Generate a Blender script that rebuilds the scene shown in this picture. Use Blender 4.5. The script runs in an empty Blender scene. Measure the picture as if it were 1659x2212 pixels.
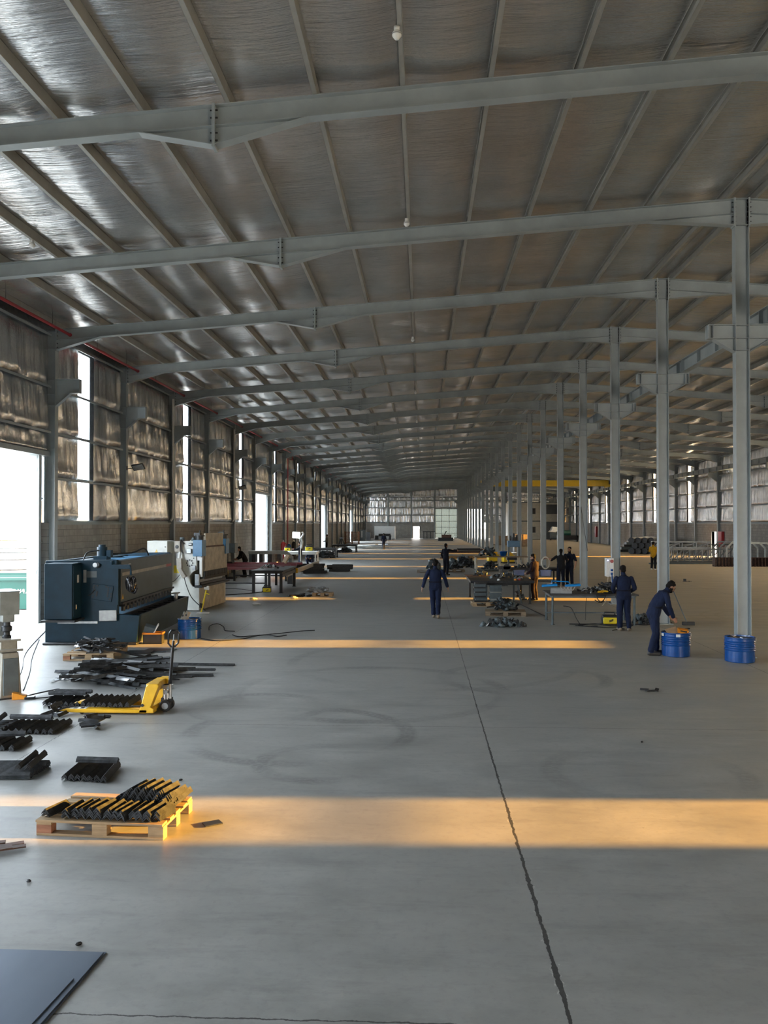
import bpy, bmesh, math, random
from mathutils import Vector, Matrix, Quaternion, noise
random.seed(7)
PI = math.pi
S = bpy.context.scene
COL = S.collection

# ------------------------------------------------------------------ camera
cam_d = bpy.data.cameras.new('camera')
cam = bpy.data.objects.new('camera', cam_d); COL.objects.link(cam)
cam.location = (0, 0, 2.9)
cam.rotation_euler = (PI/2 + math.atan(24/1817), 0, math.atan(82.5/1817))
cam_d.sensor_fit = 'VERTICAL'; cam_d.sensor_height = 36; cam_d.lens = 36*1817/2212
cam_d.clip_start = .05; cam_d.clip_end = 900
S.camera = cam

# ------------------------------------------------------------------ colour management, sampling comfort
S.view_settings.view_transform = 'Standard'; S.view_settings.look = 'None'
S.view_settings.gamma = 1; S.view_settings.use_curve_mapping = False
S.view_settings.exposure = 4.42
try:
    S.cycles.use_denoising = True
    S.cycles.max_bounces = 7; S.cycles.diffuse_bounces = 4; S.cycles.glossy_bounces = 4
    S.cycles.transparent_max_bounces = 12
    S.cycles.sample_clamp_indirect = 4.0; S.cycles.caustics_reflective = False
except Exception: pass

# ------------------------------------------------------------------ sky and sun
W = bpy.data.worlds.new('sky'); S.world = W; W.use_nodes = True
nt = W.node_tree; nt.nodes.clear()
wo = nt.nodes.new('ShaderNodeOutputWorld'); bg = nt.nodes.new('ShaderNodeBackground')
tc = nt.nodes.new('ShaderNodeTexCoord'); sx = nt.nodes.new('ShaderNodeSeparateXYZ'); cr = nt.nodes.new('ShaderNodeValToRGB')
nt.links.new(tc.outputs['Generated'], sx.inputs[0])
cr.color_ramp.elements[0].position = .25; cr.color_ramp.elements[0].color = (.80, .91, 1.02, 1)   # away from the sun
cr.color_ramp.elements[1].position = .9; cr.color_ramp.elements[1].color = (1.15, .93, .66, 1)    # around the low sun
ma = nt.nodes.new('ShaderNodeMath'); ma.operation = 'MULTIPLY_ADD'; ma.inputs[1].default_value = .5; ma.inputs[2].default_value = .5
nt.links.new(sx.outputs['X'], ma.inputs[0]); nt.links.new(ma.outputs[0], cr.inputs[0])
nt.links.new(cr.outputs[0], bg.inputs[0]); bg.inputs[1].default_value = 1.0
nt.links.new(bg.outputs[0], wo.inputs[0])

SUN_D = Vector((-1, -.03, -.165)).normalized()
sun_l = bpy.data.lights.new('low_sun', 'SUN'); sun_l.energy = 2.4; sun_l.color = (1, .475, .075); sun_l.angle = math.radians(.53)
sun = bpy.data.objects.new('low_sun', sun_l); COL.objects.link(sun)
sun.rotation_euler = SUN_D.to_track_quat('-Z', 'Y').to_euler(); sun.location = (60, 8, 14)

# hall dimensions (metres): Y runs down the hall, X across it
BAY = 6.0
def FY(n): return 18.6 + BAY*n
N0, N1 = -5, 24                      # frames -5 (behind the camera) .. 24 (far gable)
XL, XR, XC = -11.15, 25.3, 6.94      # left wall, right wall, middle column row
YB, YE = FY(N0), FY(N1) + .2
RIDGE, SLOPE = 9.96, .0725           # top of rafters at the middle row, roof fall
def rtop(x): return RIDGE - SLOPE*abs(x - XC)
SILL = 2.92
LEFT_DOORS = (-4, -2, 0, 6, 12, 18)  # first two are out of view, added to light the near left foil
def strip_bays(side): return [n for n in range(N0, N1) if (n % 2 == 1) == (side < 0)]
def strip_y(n, side): return (FY(n)+2.1, FY(n)+3.4) if side < 0 else (FY(n)+1.8, FY(n)+3.05)
def strip_z0(n, side):
    if side > 0 and n in (0, -2): return 3.5  # two unseen strips, raised over added foil to shorten their sun bands
    return SILL + .06
DOORH = 4.88
def portal(loc, rot, sx_, sy_):
    l = bpy.data.lights.new('daylight_opening', 'AREA'); l.shape = 'RECTANGLE'; l.size = sx_; l.size_y = sy_
    l.cycles.is_portal = True
    o = bpy.data.objects.new('daylight_opening', l); COL.objects.link(o); o.location = loc; o.rotation_euler = rot
for side in (-1, 1):
    X = XL - .12 if side < 0 else XR + .12
    rot = (PI/2, 0, -PI/2) if side < 0 else (PI/2, 0, PI/2)
    for n in strip_bays(side):
        y0, y1 = strip_y(n, side); z0 = strip_z0(n, side)
        portal((X, (y0+y1)/2, (z0+8.5)/2), rot, y1-y0, 8.5-z0)
for n in LEFT_DOORS:
    portal((XL-.25, FY(n)+2.85, DOORH/2), (PI/2, 0, -PI/2), 4.9, DOORH)
portal((16, YB-.4, 2.5), (PI/2, 0, 0), 9, 5)  # portal of the added opening behind the camera
portal((10.3, YE+.3, 2.8), (PI/2, 0, PI), 3.8, 5.6)

# ------------------------------------------------------------------ materials
def nodes(name):
    m = bpy.data.materials.new(name); m.use_nodes = True
    t = m.node_tree; return m, t, t.nodes['Principled BSDF']
def N(t, typ, **kw):
    n = t.nodes.new(typ)
    for k, v in kw.items():
        if isinstance(k, str) and k.startswith('i_'): n.inputs[k[2:].replace('_', ' ')].default_value = v
        else: setattr(n, k, v)
    return n
def L(t, a, b): t.links.new(a, b)
def math_n(t, op, a=None, b=None, c=None):
    n = t.nodes.new('ShaderNodeMath'); n.operation = op
    for i, v in enumerate((a, b, c)):
        if v is None: continue
        if isinstance(v, (int, float)): n.inputs[i].default_value = v
        else: t.links.new(v, n.inputs[i])
    return n.outputs[0]
def mixc(t, fac, a, b, mode='MIX'):
    n = t.nodes.new('ShaderNodeMix'); n.data_type = 'RGBA'; n.blend_type = mode
    for s, v in ((n.inputs[0], fac), (n.inputs[6], a), (n.inputs[7], b)):
        if isinstance(v, (int, float)): s.default_value = v
        elif isinstance(v, tuple): s.default_value = (*v, 1) if len(v) == 3 else v
        else: t.links.new(v, s)
    return n.outputs[2]
def noise_n(t, vec, scale, detail=4, rough=.55):
    n = t.nodes.new('ShaderNodeTexNoise'); n.inputs['Scale'].default_value = scale
    n.inputs['Detail'].default_value = detail; n.inputs['Roughness'].default_value = rough
    if vec is not None: t.links.new(vec, n.inputs['Vector'])
    return n.outputs['Fac']
def ramp(t, fac, p0, p1, c0=(0, 0, 0), c1=(1, 1, 1)):
    n = t.nodes.new('ShaderNodeValToRGB'); e = n.color_ramp.elements
    e[0].position, e[1].position = p0, p1; e[0].color = (*c0, 1); e[1].color = (*c1, 1)
    t.links.new(fac, n.inputs[0]); return n.outputs[0]
def mapv(t, vec, scale=(1, 1, 1), rot=(0, 0, 0)):
    n = t.nodes.new('ShaderNodeMapping'); n.inputs['Scale'].default_value = scale; n.inputs['Rotation'].default_value = rot
    t.links.new(vec, n.inputs['Vector']); return n.outputs[0]
def bump(t, h, strength, dist=.01):
    n = t.nodes.new('ShaderNodeBump'); n.inputs['Strength'].default_value = strength; n.inputs['Distance'].default_value = dist
    t.links.new(h, n.inputs['Height']); return n.outputs[0]
def mat(name, c, rough=.5, metal=0, var=.18, scale=6, spec=.5, worn=None, bmp=0):
    """painted or bare surface with blotchy wear that belongs to the surface"""
    m, t, p = nodes(name)
    tcn = N(t, 'ShaderNodeTexCoord'); v = tcn.outputs['Object']
    f = noise_n(t, v, scale, 5, .6)
    dark = tuple(x*(1-var*1.6) for x in c); light = tuple(min(1, x*(1+var)) for x in c)
    col = ramp(t, f, .3, .72, dark, light)
    if worn:
        f2 = noise_n(t, v, scale*3.1, 6, .7)
        col = mixc(t, ramp(t, f2, worn[1], worn[1]+.06), col, worn[0])
    L(t, col, p.inputs['Base Color'])
    p.inputs['Roughness'].default_value = rough; p.inputs['Metallic'].default_value = metal
    p.inputs['Specular IOR Level'].default_value = spec
    if bmp: L(t, bump(t, f, bmp, .01), p.inputs['Normal'])
    return m
M = {}
M['steel_paint'] = mat('grey_steel_paint', (.30, .34, .35), .42, 0, .10, 1.5)
M['purlin'] = mat('galvanised_purlin', (.36, .36, .33), .42, .3, .10, 2)
M['dark_steel'] = mat('black_mill_steel', (.028, .03, .033), .42, .35, .35, 9, .5)
M['angle_cut'] = mat('black_angle_steel', (.058, .062, .067), .38, .3, .4, 14, .5)
M['rusty'] = mat('rust_brown_steel', (.10, .05, .035), .6, .2, .4, 9)
M['blue_machine'] = mat('petrol_blue_machine_paint', (.004, .030, .054), .5, 0, .22, 2.2, .3, ((.004, .009, .013), .66))
M['blue_ram'] = mat('dull_blue_grey_ram_paint', (.040, .058, .064), .42, 0, .16, 2.5, .5)
M['black'] = mat('black_rubber', (.014, .014, .015), .55, 0, .2, 12)
M['black_gloss'] = mat('glossy_black_plastic', (.012, .012, .014), .18, 0, .2, 12)
M['grey_machine'] = mat('grey_machine_paint', (.24, .25, .235), .42, 0, .16, 5, .5, ((.09, .08, .07), .66))
M['beige_machine'] = mat('beige_grey_machine_paint', (.34, .31, .255), .45, 0, .16, 5, .5, ((.12, .10, .08), .66))
M['slate'] = mat('slate_grey_paint', (.085, .11, .12), .45, 0, .15, 5)
M['white_machine'] = mat('off_white_machine_paint', (.60, .62, .58), .40, 0, .10, 3, .5, ((.25, .22, .17), .69))
M['tan_machine'] = mat('dirty_cream_machine_paint', (.40, .34, .25), .45, 0, .22, 4, .5, ((.14, .11, .08), .62))
M['sky_blue'] = mat('mid_blue_paint', (.07, .19, .33), .35, 0, .12, 5)
M['white'] = mat('white_paint', (.75, .76, .74), .4, 0, .05, 4)
M['label_grey'] = mat('grey_label_plate', (.34, .35, .35), .35, .3, .12, 9)
M['yellow'] = mat('safety_yellow_paint', (.75, .42, .02), .35, 0, .08, 6, .5, ((.25, .13, .02), .70))
M['lemon'] = mat('bright_yellow_plastic', (.78, .62, .02), .35, 0, .05, 6)
M['crane_yellow'] = mat('crane_yellow_paint', (.72, .48, .01), .4, 0, .05, 3)
M['rail_red'] = mat('dull_dark_red_paint', (.16, .010, .018), .45, 0, .15, 4)
M['red'] = mat('signal_red_paint', (.34, .016, .02), .38, 0, .12, 5)
M['orange'] = mat('orange_plastic', (.72, .26, .02), .4, 0, .1, 6)
M['drum_blue'] = mat('glossy_blue_drum_paint', (.004, .062, .25), .24, 0, .12, 6, .6)
M['drum_in'] = mat('dark_drum_inside', (.02, .02, .022), .5, .3, .3, 7)
M['chrome'] = mat('bright_zinc_steel', (.6, .6, .6), .28, 1, .1, 9)
M['zinc'] = mat('dull_zinc_steel', (.34, .36, .37), .38, .8, .16, 8)
M['cable'] = mat('black_cable_rubber', (.012, .012, .013), .5, 0, .1, 8)
M['paper'] = mat('white_paper', (.72, .72, .68), .6, 0, .06, 5)
M['card'] = mat('brown_cardboard', (.40, .27, .16), .7, 0, .12, 6)
M['green_skip'] = mat('sea_green_skip_paint', (.0, .05, .038), .5, 0, .1, 1.4)
M['toolbox_blue'] = mat('bright_blue_enamel', (.008, .24, .62), .25, 0, .04, 6)
M['rope'] = mat('pale_rope', (.62, .56, .45), .7, 0, .15, 20)
M['concrete_pale'] = mat('pale_render', (.42, .41, .36), .7, 0, .1, 2)
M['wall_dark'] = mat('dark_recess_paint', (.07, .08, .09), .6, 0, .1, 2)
M['pipe_red'] = mat('dark_red_pipe_paint', (.30, .02, .03), .4, 0, .1, 3)
M['pvc'] = mat('white_plastic_pipe', (.62, .62, .60), .4, 0, .05, 3)
M['timber_grey'] = mat('weathered_timber', (.34, .29, .24), .75, 0, .2, 5)

def wood(name, c, k=1.0):
    m, t, p = nodes(name); tcn = N(t, 'ShaderNodeTexCoord'); v = tcn.outputs['Object']
    f = noise_n(t, mapv(t, v, (3, 26, 26)), 1.2, 5, .6)
    f2 = noise_n(t, v, 3.0, 4, .6)
    col = ramp(t, f, .3, .75, tuple(x*.62 for x in c), tuple(min(1, x*1.15) for x in c))
    col = mixc(t, ramp(t, f2, .5, .8), col, tuple(x*.55 for x in c))
    L(t, col, p.inputs['Base Color']); p.inputs['Roughness'].default_value = .7
    L(t, bump(t, f, .3, .004), p.inputs['Normal'])
    return m
M['pallet'] = wood('raw_pine', (.44, .30, .165))
M['pallet_red'] = wood('reddish_pallet_block', (.36, .16, .09))
M['pallet_old'] = wood('dirty_pine', (.30, .22, .14))

def glassy(name, c, keep):
    m, t, p = nodes(name); t.nodes.remove(p)
    out = [n for n in t.nodes if n.type == 'OUTPUT_MATERIAL'][0]
    tr = N(t, 'ShaderNodeBsdfTransparent'); tr.inputs[0].default_value = (*c, 1)
    gl = N(t, 'ShaderNodeBsdfGlossy'); gl.inputs['Roughness'].default_value = .25
    tl = N(t, 'ShaderNodeBsdfTranslucent'); tl.inputs[0].default_value = (*c, 1)
    m1 = N(t, 'ShaderNodeMixShader'); m1.inputs[0].default_value = keep
    L(t, tl.outputs[0], m1.inputs[1]); L(t, tr.outputs[0], m1.inputs[2])
    m2 = N(t, 'ShaderNodeMixShader'); m2.inputs[0].default_value = .05
    L(t, m1.outputs[0], m2.inputs[1]); L(t, gl.outputs[0], m2.inputs[2]); L(t, m2.outputs[0], out.inputs[0])
    return m
M['rooflight'] = glassy('clear_ribbed_polycarbonate', (.93, .96, .97), .85)
M['gate_sheet'] = glassy('frosted_gate_sheet', (.030, .036, .033), .0)
M['frosted'] = glassy('frosted_polycarbonate', (.78, .90, 1.0), 0)

def foil(name, vertical):
    m, t, p = nodes(name); tcn = N(t, 'ShaderNodeTexCoord'); v = tcn.outputs['Object']
    if vertical:
        a = noise_n(t, mapv(t, v, (4, 7, .7)), 1.0, 6, .66); b = noise_n(t, mapv(t, v, (6, 14, 9)), 1.6, 3, .6)
        st, rough = .8, .11
    else:
        a = noise_n(t, mapv(t, v, (.55, 5.5, 1)), 1.0, 6, .62); b = noise_n(t, mapv(t, v, (3, 9, 3)), 1.2, 3, .6)
        st, rough = .6, .20
    c_ = noise_n(t, mapv(t, v, (7, 22, 2.2) if vertical else (1.6, 19, 2)), 1.0, 4, .6)
    h = math_n(t, 'ADD', math_n(t, 'ADD', a, math_n(t, 'MULTIPLY', b, .22)), math_n(t, 'MULTIPLY', c_, .10 if vertical else .35))
    w = N(t, 'ShaderNodeTexWave'); w.wave_type = 'BANDS'; w.bands_direction = 'Y'; w.inputs['Scale'].default_value = 9; L(t, v, w.inputs['Vector'])
    h = math_n(t, 'ADD', h, math_n(t, 'MULTIPLY', w.outputs['Fac'], .012))
    L(t, bump(t, h, st, .055 if vertical else .06), p.inputs['Normal'])
    g = noise_n(t, v, .8, 4, .6)
    L(t, ramp(t, g, .3, .75, (.60, .60, .60), (.80, .80, .80)), p.inputs['Base Color'])
    p.inputs['Metallic'].default_value = .92; p.inputs['Roughness'].default_value = rough
    return m
M['foil_roof'] = foil('foil_insulation_roof', False)
M['foil_wall'] = foil('foil_insulation_wall', True)

def block_mat(name, along):
    m, t, p = nodes(name); tcn = N(t, 'ShaderNodeTexCoord')
    s = N(t, 'ShaderNodeSeparateXYZ'); L(t, tcn.outputs['Object'], s.inputs[0])
    cmb = N(t, 'ShaderNodeCombineXYZ'); L(t, s.outputs[along], cmb.inputs[0]); L(t, s.outputs['Z'], cmb.inputs[1])
    b = N(t, 'ShaderNodeTexBrick'); L(t, cmb.outputs[0], b.inputs['Vector'])
    b.inputs['Scale'].default_value = 1; b.inputs['Brick Width'].default_value = .41; b.inputs['Row Height'].default_value = .208
    b.inputs['Mortar Size'].default_value = .008; b.inputs['Mortar Smooth'].default_value = .3; b.inputs['Bias'].default_value = .1
    b.inputs['Color1'].default_value = (.34, .32, .29, 1); b.inputs['Color2'].default_value = (.41, .385, .35, 1); b.inputs['Mortar'].default_value = (.15, .14, .13, 1)
    f = noise_n(t, tcn.outputs['Object'], 2.2, 5, .6)
    col = mixc(t, ramp(t, f, .35, .8), b.outputs['Color'], (.25, .24, .22))
    L(t, col, p.inputs['Base Color']); p.inputs['Roughness'].default_value = .85; p.inputs['Specular IOR Level'].default_value = .25
    L(t, bump(t, b.outputs['Fac'], -.6, .01), p.inputs['Normal'])
    return m
M['block_side'] = block_mat('concrete_block_side', 'Y'); M['block_end'] = block_mat('concrete_block_end', 'X')

def floor_mat():
    m, t, p = nodes('power_floated_concrete'); tcn = N(t, 'ShaderNodeTexCoord'); v = tcn.outputs['Object']
    s = N(t, 'ShaderNodeSeparateXYZ'); L(t, v, s.inputs[0]); X, Y = s.outputs['X'], s.outputs['Y']
    big = noise_n(t, v, .22, 5, .6); mid = noise_n(t, mapv(t, v, (1, 1.6, 1)), 1.1, 6, .65); fine = noise_n(t, v, 11, 6, .72)
    col = ramp(t, mid, .28, .74, (.24, .243, .232), (.42, .42, .398))
    col = mixc(t, ramp(t, big, .42, .7), col, (.31, .308, .29))
    col = mixc(t, math_n(t, 'MULTIPLY', ramp(t, fine, .5, .72), .35), col, (.20, .20, .195))
    scuff = ramp(t, noise_n(t, mapv(t, v, (.7, 3.2, 1), (0, 0, .15)), 1.0, 6, .7), .52, .74)
    col = mixc(t, math_n(t, 'MULTIPLY', scuff, .42), col, (.15, .15, .146))
    pale = ramp(t, noise_n(t, mapv(t, v, (1.1, 4, 1), (0, 0, -.3)), 1.3, 6, .7), .58, .78)
    col = mixc(t, math_n(t, 'MULTIPLY', pale, .3), col, (.46, .455, .43))
    # tan dust that was driven in over the right-hand side of the hall
    wob = math_n(t, 'MULTIPLY', math_n(t, 'SUBTRACT', noise_n(t, v, .35, 4, .6), .5), 7.0)
    dx = math_n(t, 'ADD', X, wob)
    dust = N(t, 'ShaderNodeMapRange'); dust.inputs[1].default_value = 2.5; dust.inputs[2].default_value = 9.5; L(t, dx, dust.inputs[0])
    dusty = ramp(t, noise_n(t, mapv(t, v, (.6, 2.4, 1)), 1.0, 6, .65), .3, .75, (.47, .385, .25), (.68, .56, .37))
    col = mixc(t, math_n(t, 'MULTIPLY', dust.outputs[0], .82), col, dusty)
    # rubber arcs left by the forklift
    def ring(cx, cy, r, w, soft):
        a = math_n(t, 'SUBTRACT', X, cx); b = math_n(t, 'SUBTRACT', Y, cy)
        d = math_n(t, 'SQRT', math_n(t, 'ADD', math_n(t, 'MULTIPLY', a, a), math_n(t, 'MULTIPLY', b, b)))
        e = math_n(t, 'ABSOLUTE', math_n(t, 'SUBTRACT', d, r))
        q = N(t, 'ShaderNodeMapRange'); q.inputs[1].default_value = w; q.inputs[2].default_value = w*.5; L(t, e, q.inputs[0])
        return math_n(t, 'MULTIPLY', q.outputs[0], soft)
    patch = ramp(t, noise_n(t, v, .55, 3, .5), .42, .6)
    tread = ramp(t, noise_n(t, v, 16, 2, .5), .3, .6)
    marks = None
    for a in ((-1.7, 11.6, 1.5, .16, .5), (-.9, 14.6, 2.3, .17, .45), (-2.6, 13.2, 1.0, .15, .55), (1.9, 15.9, 1.5, .16, .45), (2.6, 9.9, 1.1, .16, .3), (-1.2, 10.2, .75, .15, .5), (0.2, 17.6, 2.9, .15, .3)):
        r_ = ring(*a); marks = r_ if marks is None else math_n(t, 'MAXIMUM', marks, r_)
    marks = math_n(t, 'MULTIPLY', math_n(t, 'MULTIPLY', marks, patch), math_n(t, 'ADD', math_n(t, 'MULTIPLY', tread, .6), .4))
    col = mixc(t, marks, col, (.085, .085, .085))
    light = None
    for a in ((9.9, 27.5, 3.2, .09, .6), (9.9, 27.5, 3.7, .09, .6), (11.2, 26.5, 2.0, .08, .6), (11.2, 26.5, 2.45, .08, .6), (12.5, 31, 6.2, .1, .5), (12.5, 31, 6.8, .1, .5), (9, 40, 9, .1, .5)):
        r_ = ring(*a); light = r_ if light is None else math_n(t, 'MAXIMUM', light, r_)
    col = mixc(t, light, col, (.46, .38, .24))
    # sawn joints and the broken long joint
    jag = math_n(t, 'MULTIPLY', math_n(t, 'SUBTRACT', noise_n(t, v, 9, 4, .7), .5), .05)
    def joint(coord, c0, w):
        e = math_n(t, 'ABSOLUTE', math_n(t, 'SUBTRACT', math_n(t, 'ADD', coord, jag), c0)); return math_n(t, 'LESS_THAN', e, w)
    wide = N(t, 'ShaderNodeMapRange'); wide.inputs[1].default_value = 16; wide.inputs[2].default_value = 4.5; wide.inputs[3].default_value = .006; wide.inputs[4].default_value = .013; L(t, Y, wide.inputs[0])
    chip = math_n(t, 'MULTIPLY', ramp(t, noise_n(t, v, 5, 3, .6), .5, .64), math_n(t, 'MULTIPLY', wide.outputs[0], .8))
    e = math_n(t, 'ABSOLUTE', math_n(t, 'SUBTRACT', math_n(t, 'ADD', X, jag), .86))
    j = math_n(t, 'LESS_THAN', e, math_n(t, 'ADD', wide.outputs[0], chip))
    rim = math_n(t, 'MULTIPLY', math_n(t, 'LESS_THAN', e, math_n(t, 'MULTIPLY', chip, 4.2)), ramp(t, noise_n(t, v, 26, 4, .7), .48, .6))
    col = mixc(t, math_n(t, 'MULTIPLY', rim, .85), col, (.55, .55, .52))
    for c0, co, w in ((-4.95, X, .006), (6.66, X, .006), (12.5, X, .006), (18.3, X, .006), (-10.7, X, .005), (4.92, Y, .006), (12.05, Y, .005), (23.9, Y, .006), (42.6, Y, .02), (72, Y, .02)):
        j = math_n(t, 'MAXIMUM', j, joint(co, c0, w))
    col = mixc(t, math_n(t, 'MULTIPLY', j, .9), col, (.03, .03, .03))
    # scratches and grit
    sc = noise_n(t, mapv(t, v, (.9, 60, 1), (0, 0, .25)), 1, 3, .5); sc2 = ramp(t, noise_n(t, v, .9, 3, .5), .55, .62)
    col = mixc(t, math_n(t, 'MULTIPLY', math_n(t, 'MULTIPLY', ramp(t, sc, .7, .74), sc2), .35), col, (.40, .40, .385))
    vo = N(t, 'ShaderNodeTexVoronoi'); vo.inputs['Scale'].default_value = 3.2; L(t, v, vo.inputs['Vector'])
    col = mixc(t, math_n(t, 'MULTIPLY', math_n(t, 'LESS_THAN', vo.outputs['Distance'], .035), .7), col, mixc(t, noise_n(t, v, 1.7, 1), (.02, .02, .02), (.55, .55, .52)))
    L(t, col, p.inputs['Base Color'])
    rr = ramp(t, mid, .3, .75, (.36, .36, .36), (.56, .56, .56)); rr = mixc(t, dust.outputs[0], rr, (.58, .58, .58))
    L(t, rr, p.inputs['Roughness']); p.inputs['Specular IOR Level'].default_value = .45
    hh = math_n(t, 'SUBTRACT', math_n(t, 'MULTIPLY', fine, .35), math_n(t, 'MULTIPLY', j, 2.0))
    L(t, bump(t, hh, .25, .006), p.inputs['Normal'])
    return m
M['floor'] = floor_mat()
def cloth(name, c, rough=.85):
    m, t, p = nodes(name); tcn = N(t, 'ShaderNodeTexCoord'); v = tcn.outputs['Object']
    f = noise_n(t, mapv(t, v, (9, 9, 3)), 1.5, 4, .6)
    L(t, ramp(t, f, .3, .75, tuple(x*.7 for x in c), tuple(x*1.25 for x in c)), p.inputs['Base Color'])
    p.inputs['Roughness'].default_value = rough; p.inputs['Specular IOR Level'].default_value = .2
    L(t, bump(t, f, .6, .02), p.inputs['Normal']); return m
M['navy'] = cloth('navy_coverall_cloth', (.010, .016, .042))
M['navy_dark'] = cloth('dark_navy_cloth', (.007, .009, .018))
M['maroon'] = cloth('faded_plum_cloth', (.022, .012, .015))
M['black_cloth'] = cloth('black_shirt_cloth', (.012, .012, .014))
M['grey_cloth'] = cloth('grey_shirt_cloth', (.13, .13, .11))
M['yellow_cloth'] = cloth('amber_shirt_cloth', (.62, .33, .02))
M['skin'] = mat('skin', (.36, .19, .12), .5, 0, .06, 20)
M['hair'] = mat('black_hair', (.009, .007, .006), .85, 0, .2, 40, .15, bmp=.6)
M['shoe'] = mat('dusty_work_boot', (.035, .03, .026), .6, 0, .2, 20)
M['shoe_tan'] = mat('tan_work_boot', (.22, .17, .12), .65, 0, .2, 20)
def emit(name, c, s):
    m, t, p = nodes(name); p.inputs['Base Color'].default_value = (*c, 1)
    p.inputs['Emission Color'].default_value = (*c, 1); p.inputs['Emission Strength'].default_value = s; return m
M['spark'] = emit('welding_glow', (1, .35, .08), .6)
M['led'] = emit('blue_pilot_light', (.25, .3, 1), .35)
M['lamp_face'] = emit('lit_work_lamp_face', (.9, 1, 1), .14)

# ------------------------------------------------------------------ mesh helpers
class MB:
    def __init__(s): s.v = []; s.f = []; s.m = []; s.sm = []
    def add(s, vs, fs, mi=0, smooth=False, T=None):
        o = len(s.v); s.v += [tuple(T @ Vector(p)) if T else tuple(p) for p in vs]
        for f in fs: s.f.append(tuple(i+o for i in f)); s.m.append(mi); s.sm.append(smooth)
        return s
    def box(s, c, d, rot=None, mi=0, taper=None):
        x, y, z = d[0]/2, d[1]/2, d[2]/2; tx, ty = taper or (1, 1)
        vs = [(-x, -y, -z), (x, -y, -z), (x, y, -z), (-x, y, -z), (-x*tx, -y*ty, z), (x*tx, -y*ty, z), (x*tx, y*ty, z), (-x*tx, y*ty, z)]
        T = Matrix.Translation(c)
        if rot is not None: T = T @ (Matrix.Rotation(rot, 4, 'Z') if isinstance(rot, (int, float)) else rot.to_4x4())
        return s.add(vs, [(0, 3, 2, 1), (4, 5, 6, 7), (0, 1, 5, 4), (1, 2, 6, 5), (2, 3, 7, 6), (3, 0, 4, 7)], mi, False, T)
    def bb(s, x0, x1, y0, y1, z0, z1, mi=0): return s.box(((x0+x1)/2, (y0+y1)/2, (z0+z1)/2), (abs(x1-x0), abs(y1-y0), abs(z1-z0)), None, mi)
    def prism(s, poly, axis, a0, a1, mi=0, T=None):
        """polygon extruded along axis ('x': poly is (y,z); 'y': (x,z); 'z': (x,y))"""
        def P(p, a): return {'x': (a, p[0], p[1]), 'y': (p[0], a, p[1]), 'z': (p[0], p[1], a)}[axis]
        n = len(poly); vs = [P(p, a0) for p in poly] + [P(p, a1) for p in poly]
        fs = [tuple(range(n))[::-1], tuple(range(n, 2*n))] + [(i, (i+1) % n, n+(i+1) % n, n+i) for i in range(n)]
        return s.add(vs, fs, mi, False, T)
    def bar(s, p0, p1, w, h=None, mi=0, up=(0, 0, 1)):
        p0, p1 = Vector(p0), Vector(p1); d = p1-p0; ln = d.length
        if ln < 1e-6: return s
        d /= ln; up = Vector(up)
        if abs(d.dot(up)) > .98: up = Vector((0, 1, 0))
        r = d.cross(up).normalized(); u = r.cross(d)
        R = Matrix((r, d, u)).transposed()
        return s.box((p0+p1)/2, (w, ln, h or w), R, mi)
    def tube(s, pts, r, n=8, mi=0, caps=True, smooth=True, flat=None):
        pts = [Vector(p) for p in pts]; rs = r if isinstance(r, (list, tuple)) else [r]*len(pts)
        vs, fs = [], []; prev = None
        for i, p in enumerate(pts):
            d = (pts[min(i+1, len(pts)-1)]-pts[max(i-1, 0)]); d = d.normalized() if d.length > 1e-9 else Vector((0, 0, 1))
            if prev is None:
                a = Vector((0, 0, 1)) if abs(d.z) < .95 else Vector((1, 0, 0)); u = d.cross(a).normalized()
            else: u = (prev - d*prev.dot(d)).normalized()
            prev = u; w = d.cross(u)
            for k in range(n):
                an = 2*PI*k/n; vs.append(p + (u*math.cos(an) + w*math.sin(an))*rs[i])
        for i in range(len(pts)-1):
            for k in range(n): fs.append((i*n+k, i*n+(k+1) % n, (i+1)*n+(k+1) % n, (i+1)*n+k))
        if caps: fs += [tuple(range(n))[::-1], tuple((len(pts)-1)*n+k for k in range(n))]
        return s.add(vs, fs, mi, smooth)
    def cyl(s, p0, p1, r, n=16, mi=0, smooth=True): return s.tube([p0, p1], r, n, mi, True, smooth)
    def lathe(s, prof, n=24, c=(0, 0, 0), mi=0, smooth=True, T=None):
        vs = [(c[0]+r*math.cos(2*PI*k/n), c[1]+r*math.sin(2*PI*k/n), c[2]+z) for r, z in prof for k in range(n)]
        fs = [(i*n+k, i*n+(k+1) % n, (i+1)*n+(k+1) % n, (i+1)*n+k) for i in range(len(prof)-1) for k in range(n)]
        if prof[0][0] > 1e-6: fs.append(tuple(range(n))[::-1])
        if prof[-1][0] > 1e-6: fs.append(tuple((len(prof)-1)*n+k for k in range(n)))
        return s.add(vs, fs, mi, smooth, T)
    def ball(s, c, r, n=12, mi=0, R=None):
        r = (r, r, r) if isinstance(r, (int, float)) else r; m = max(4, n//2+1); vs = []; fs = []
        T = Matrix.Translation(c) @ (R.to_4x4() if R is not None else Matrix())
        for i in range(m+1):
            th = PI*i/m
            for k in range(n):
                vs.append((r[0]*max(math.sin(th), .02)*math.cos(2*PI*k/n), r[1]*max(math.sin(th), .02)*math.sin(2*PI*k/n), r[2]*math.cos(th)))
        for i in range(m):
            for k in range(n): fs.append((i*n+k, (i+1)*n+k, (i+1)*n+(k+1) % n, i*n+(k+1) % n))
        fs += [tuple(range(n)), tuple(m*n+k for k in range(n))[::-1]]
        return s.add(vs, fs, mi, True, T)
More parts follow.
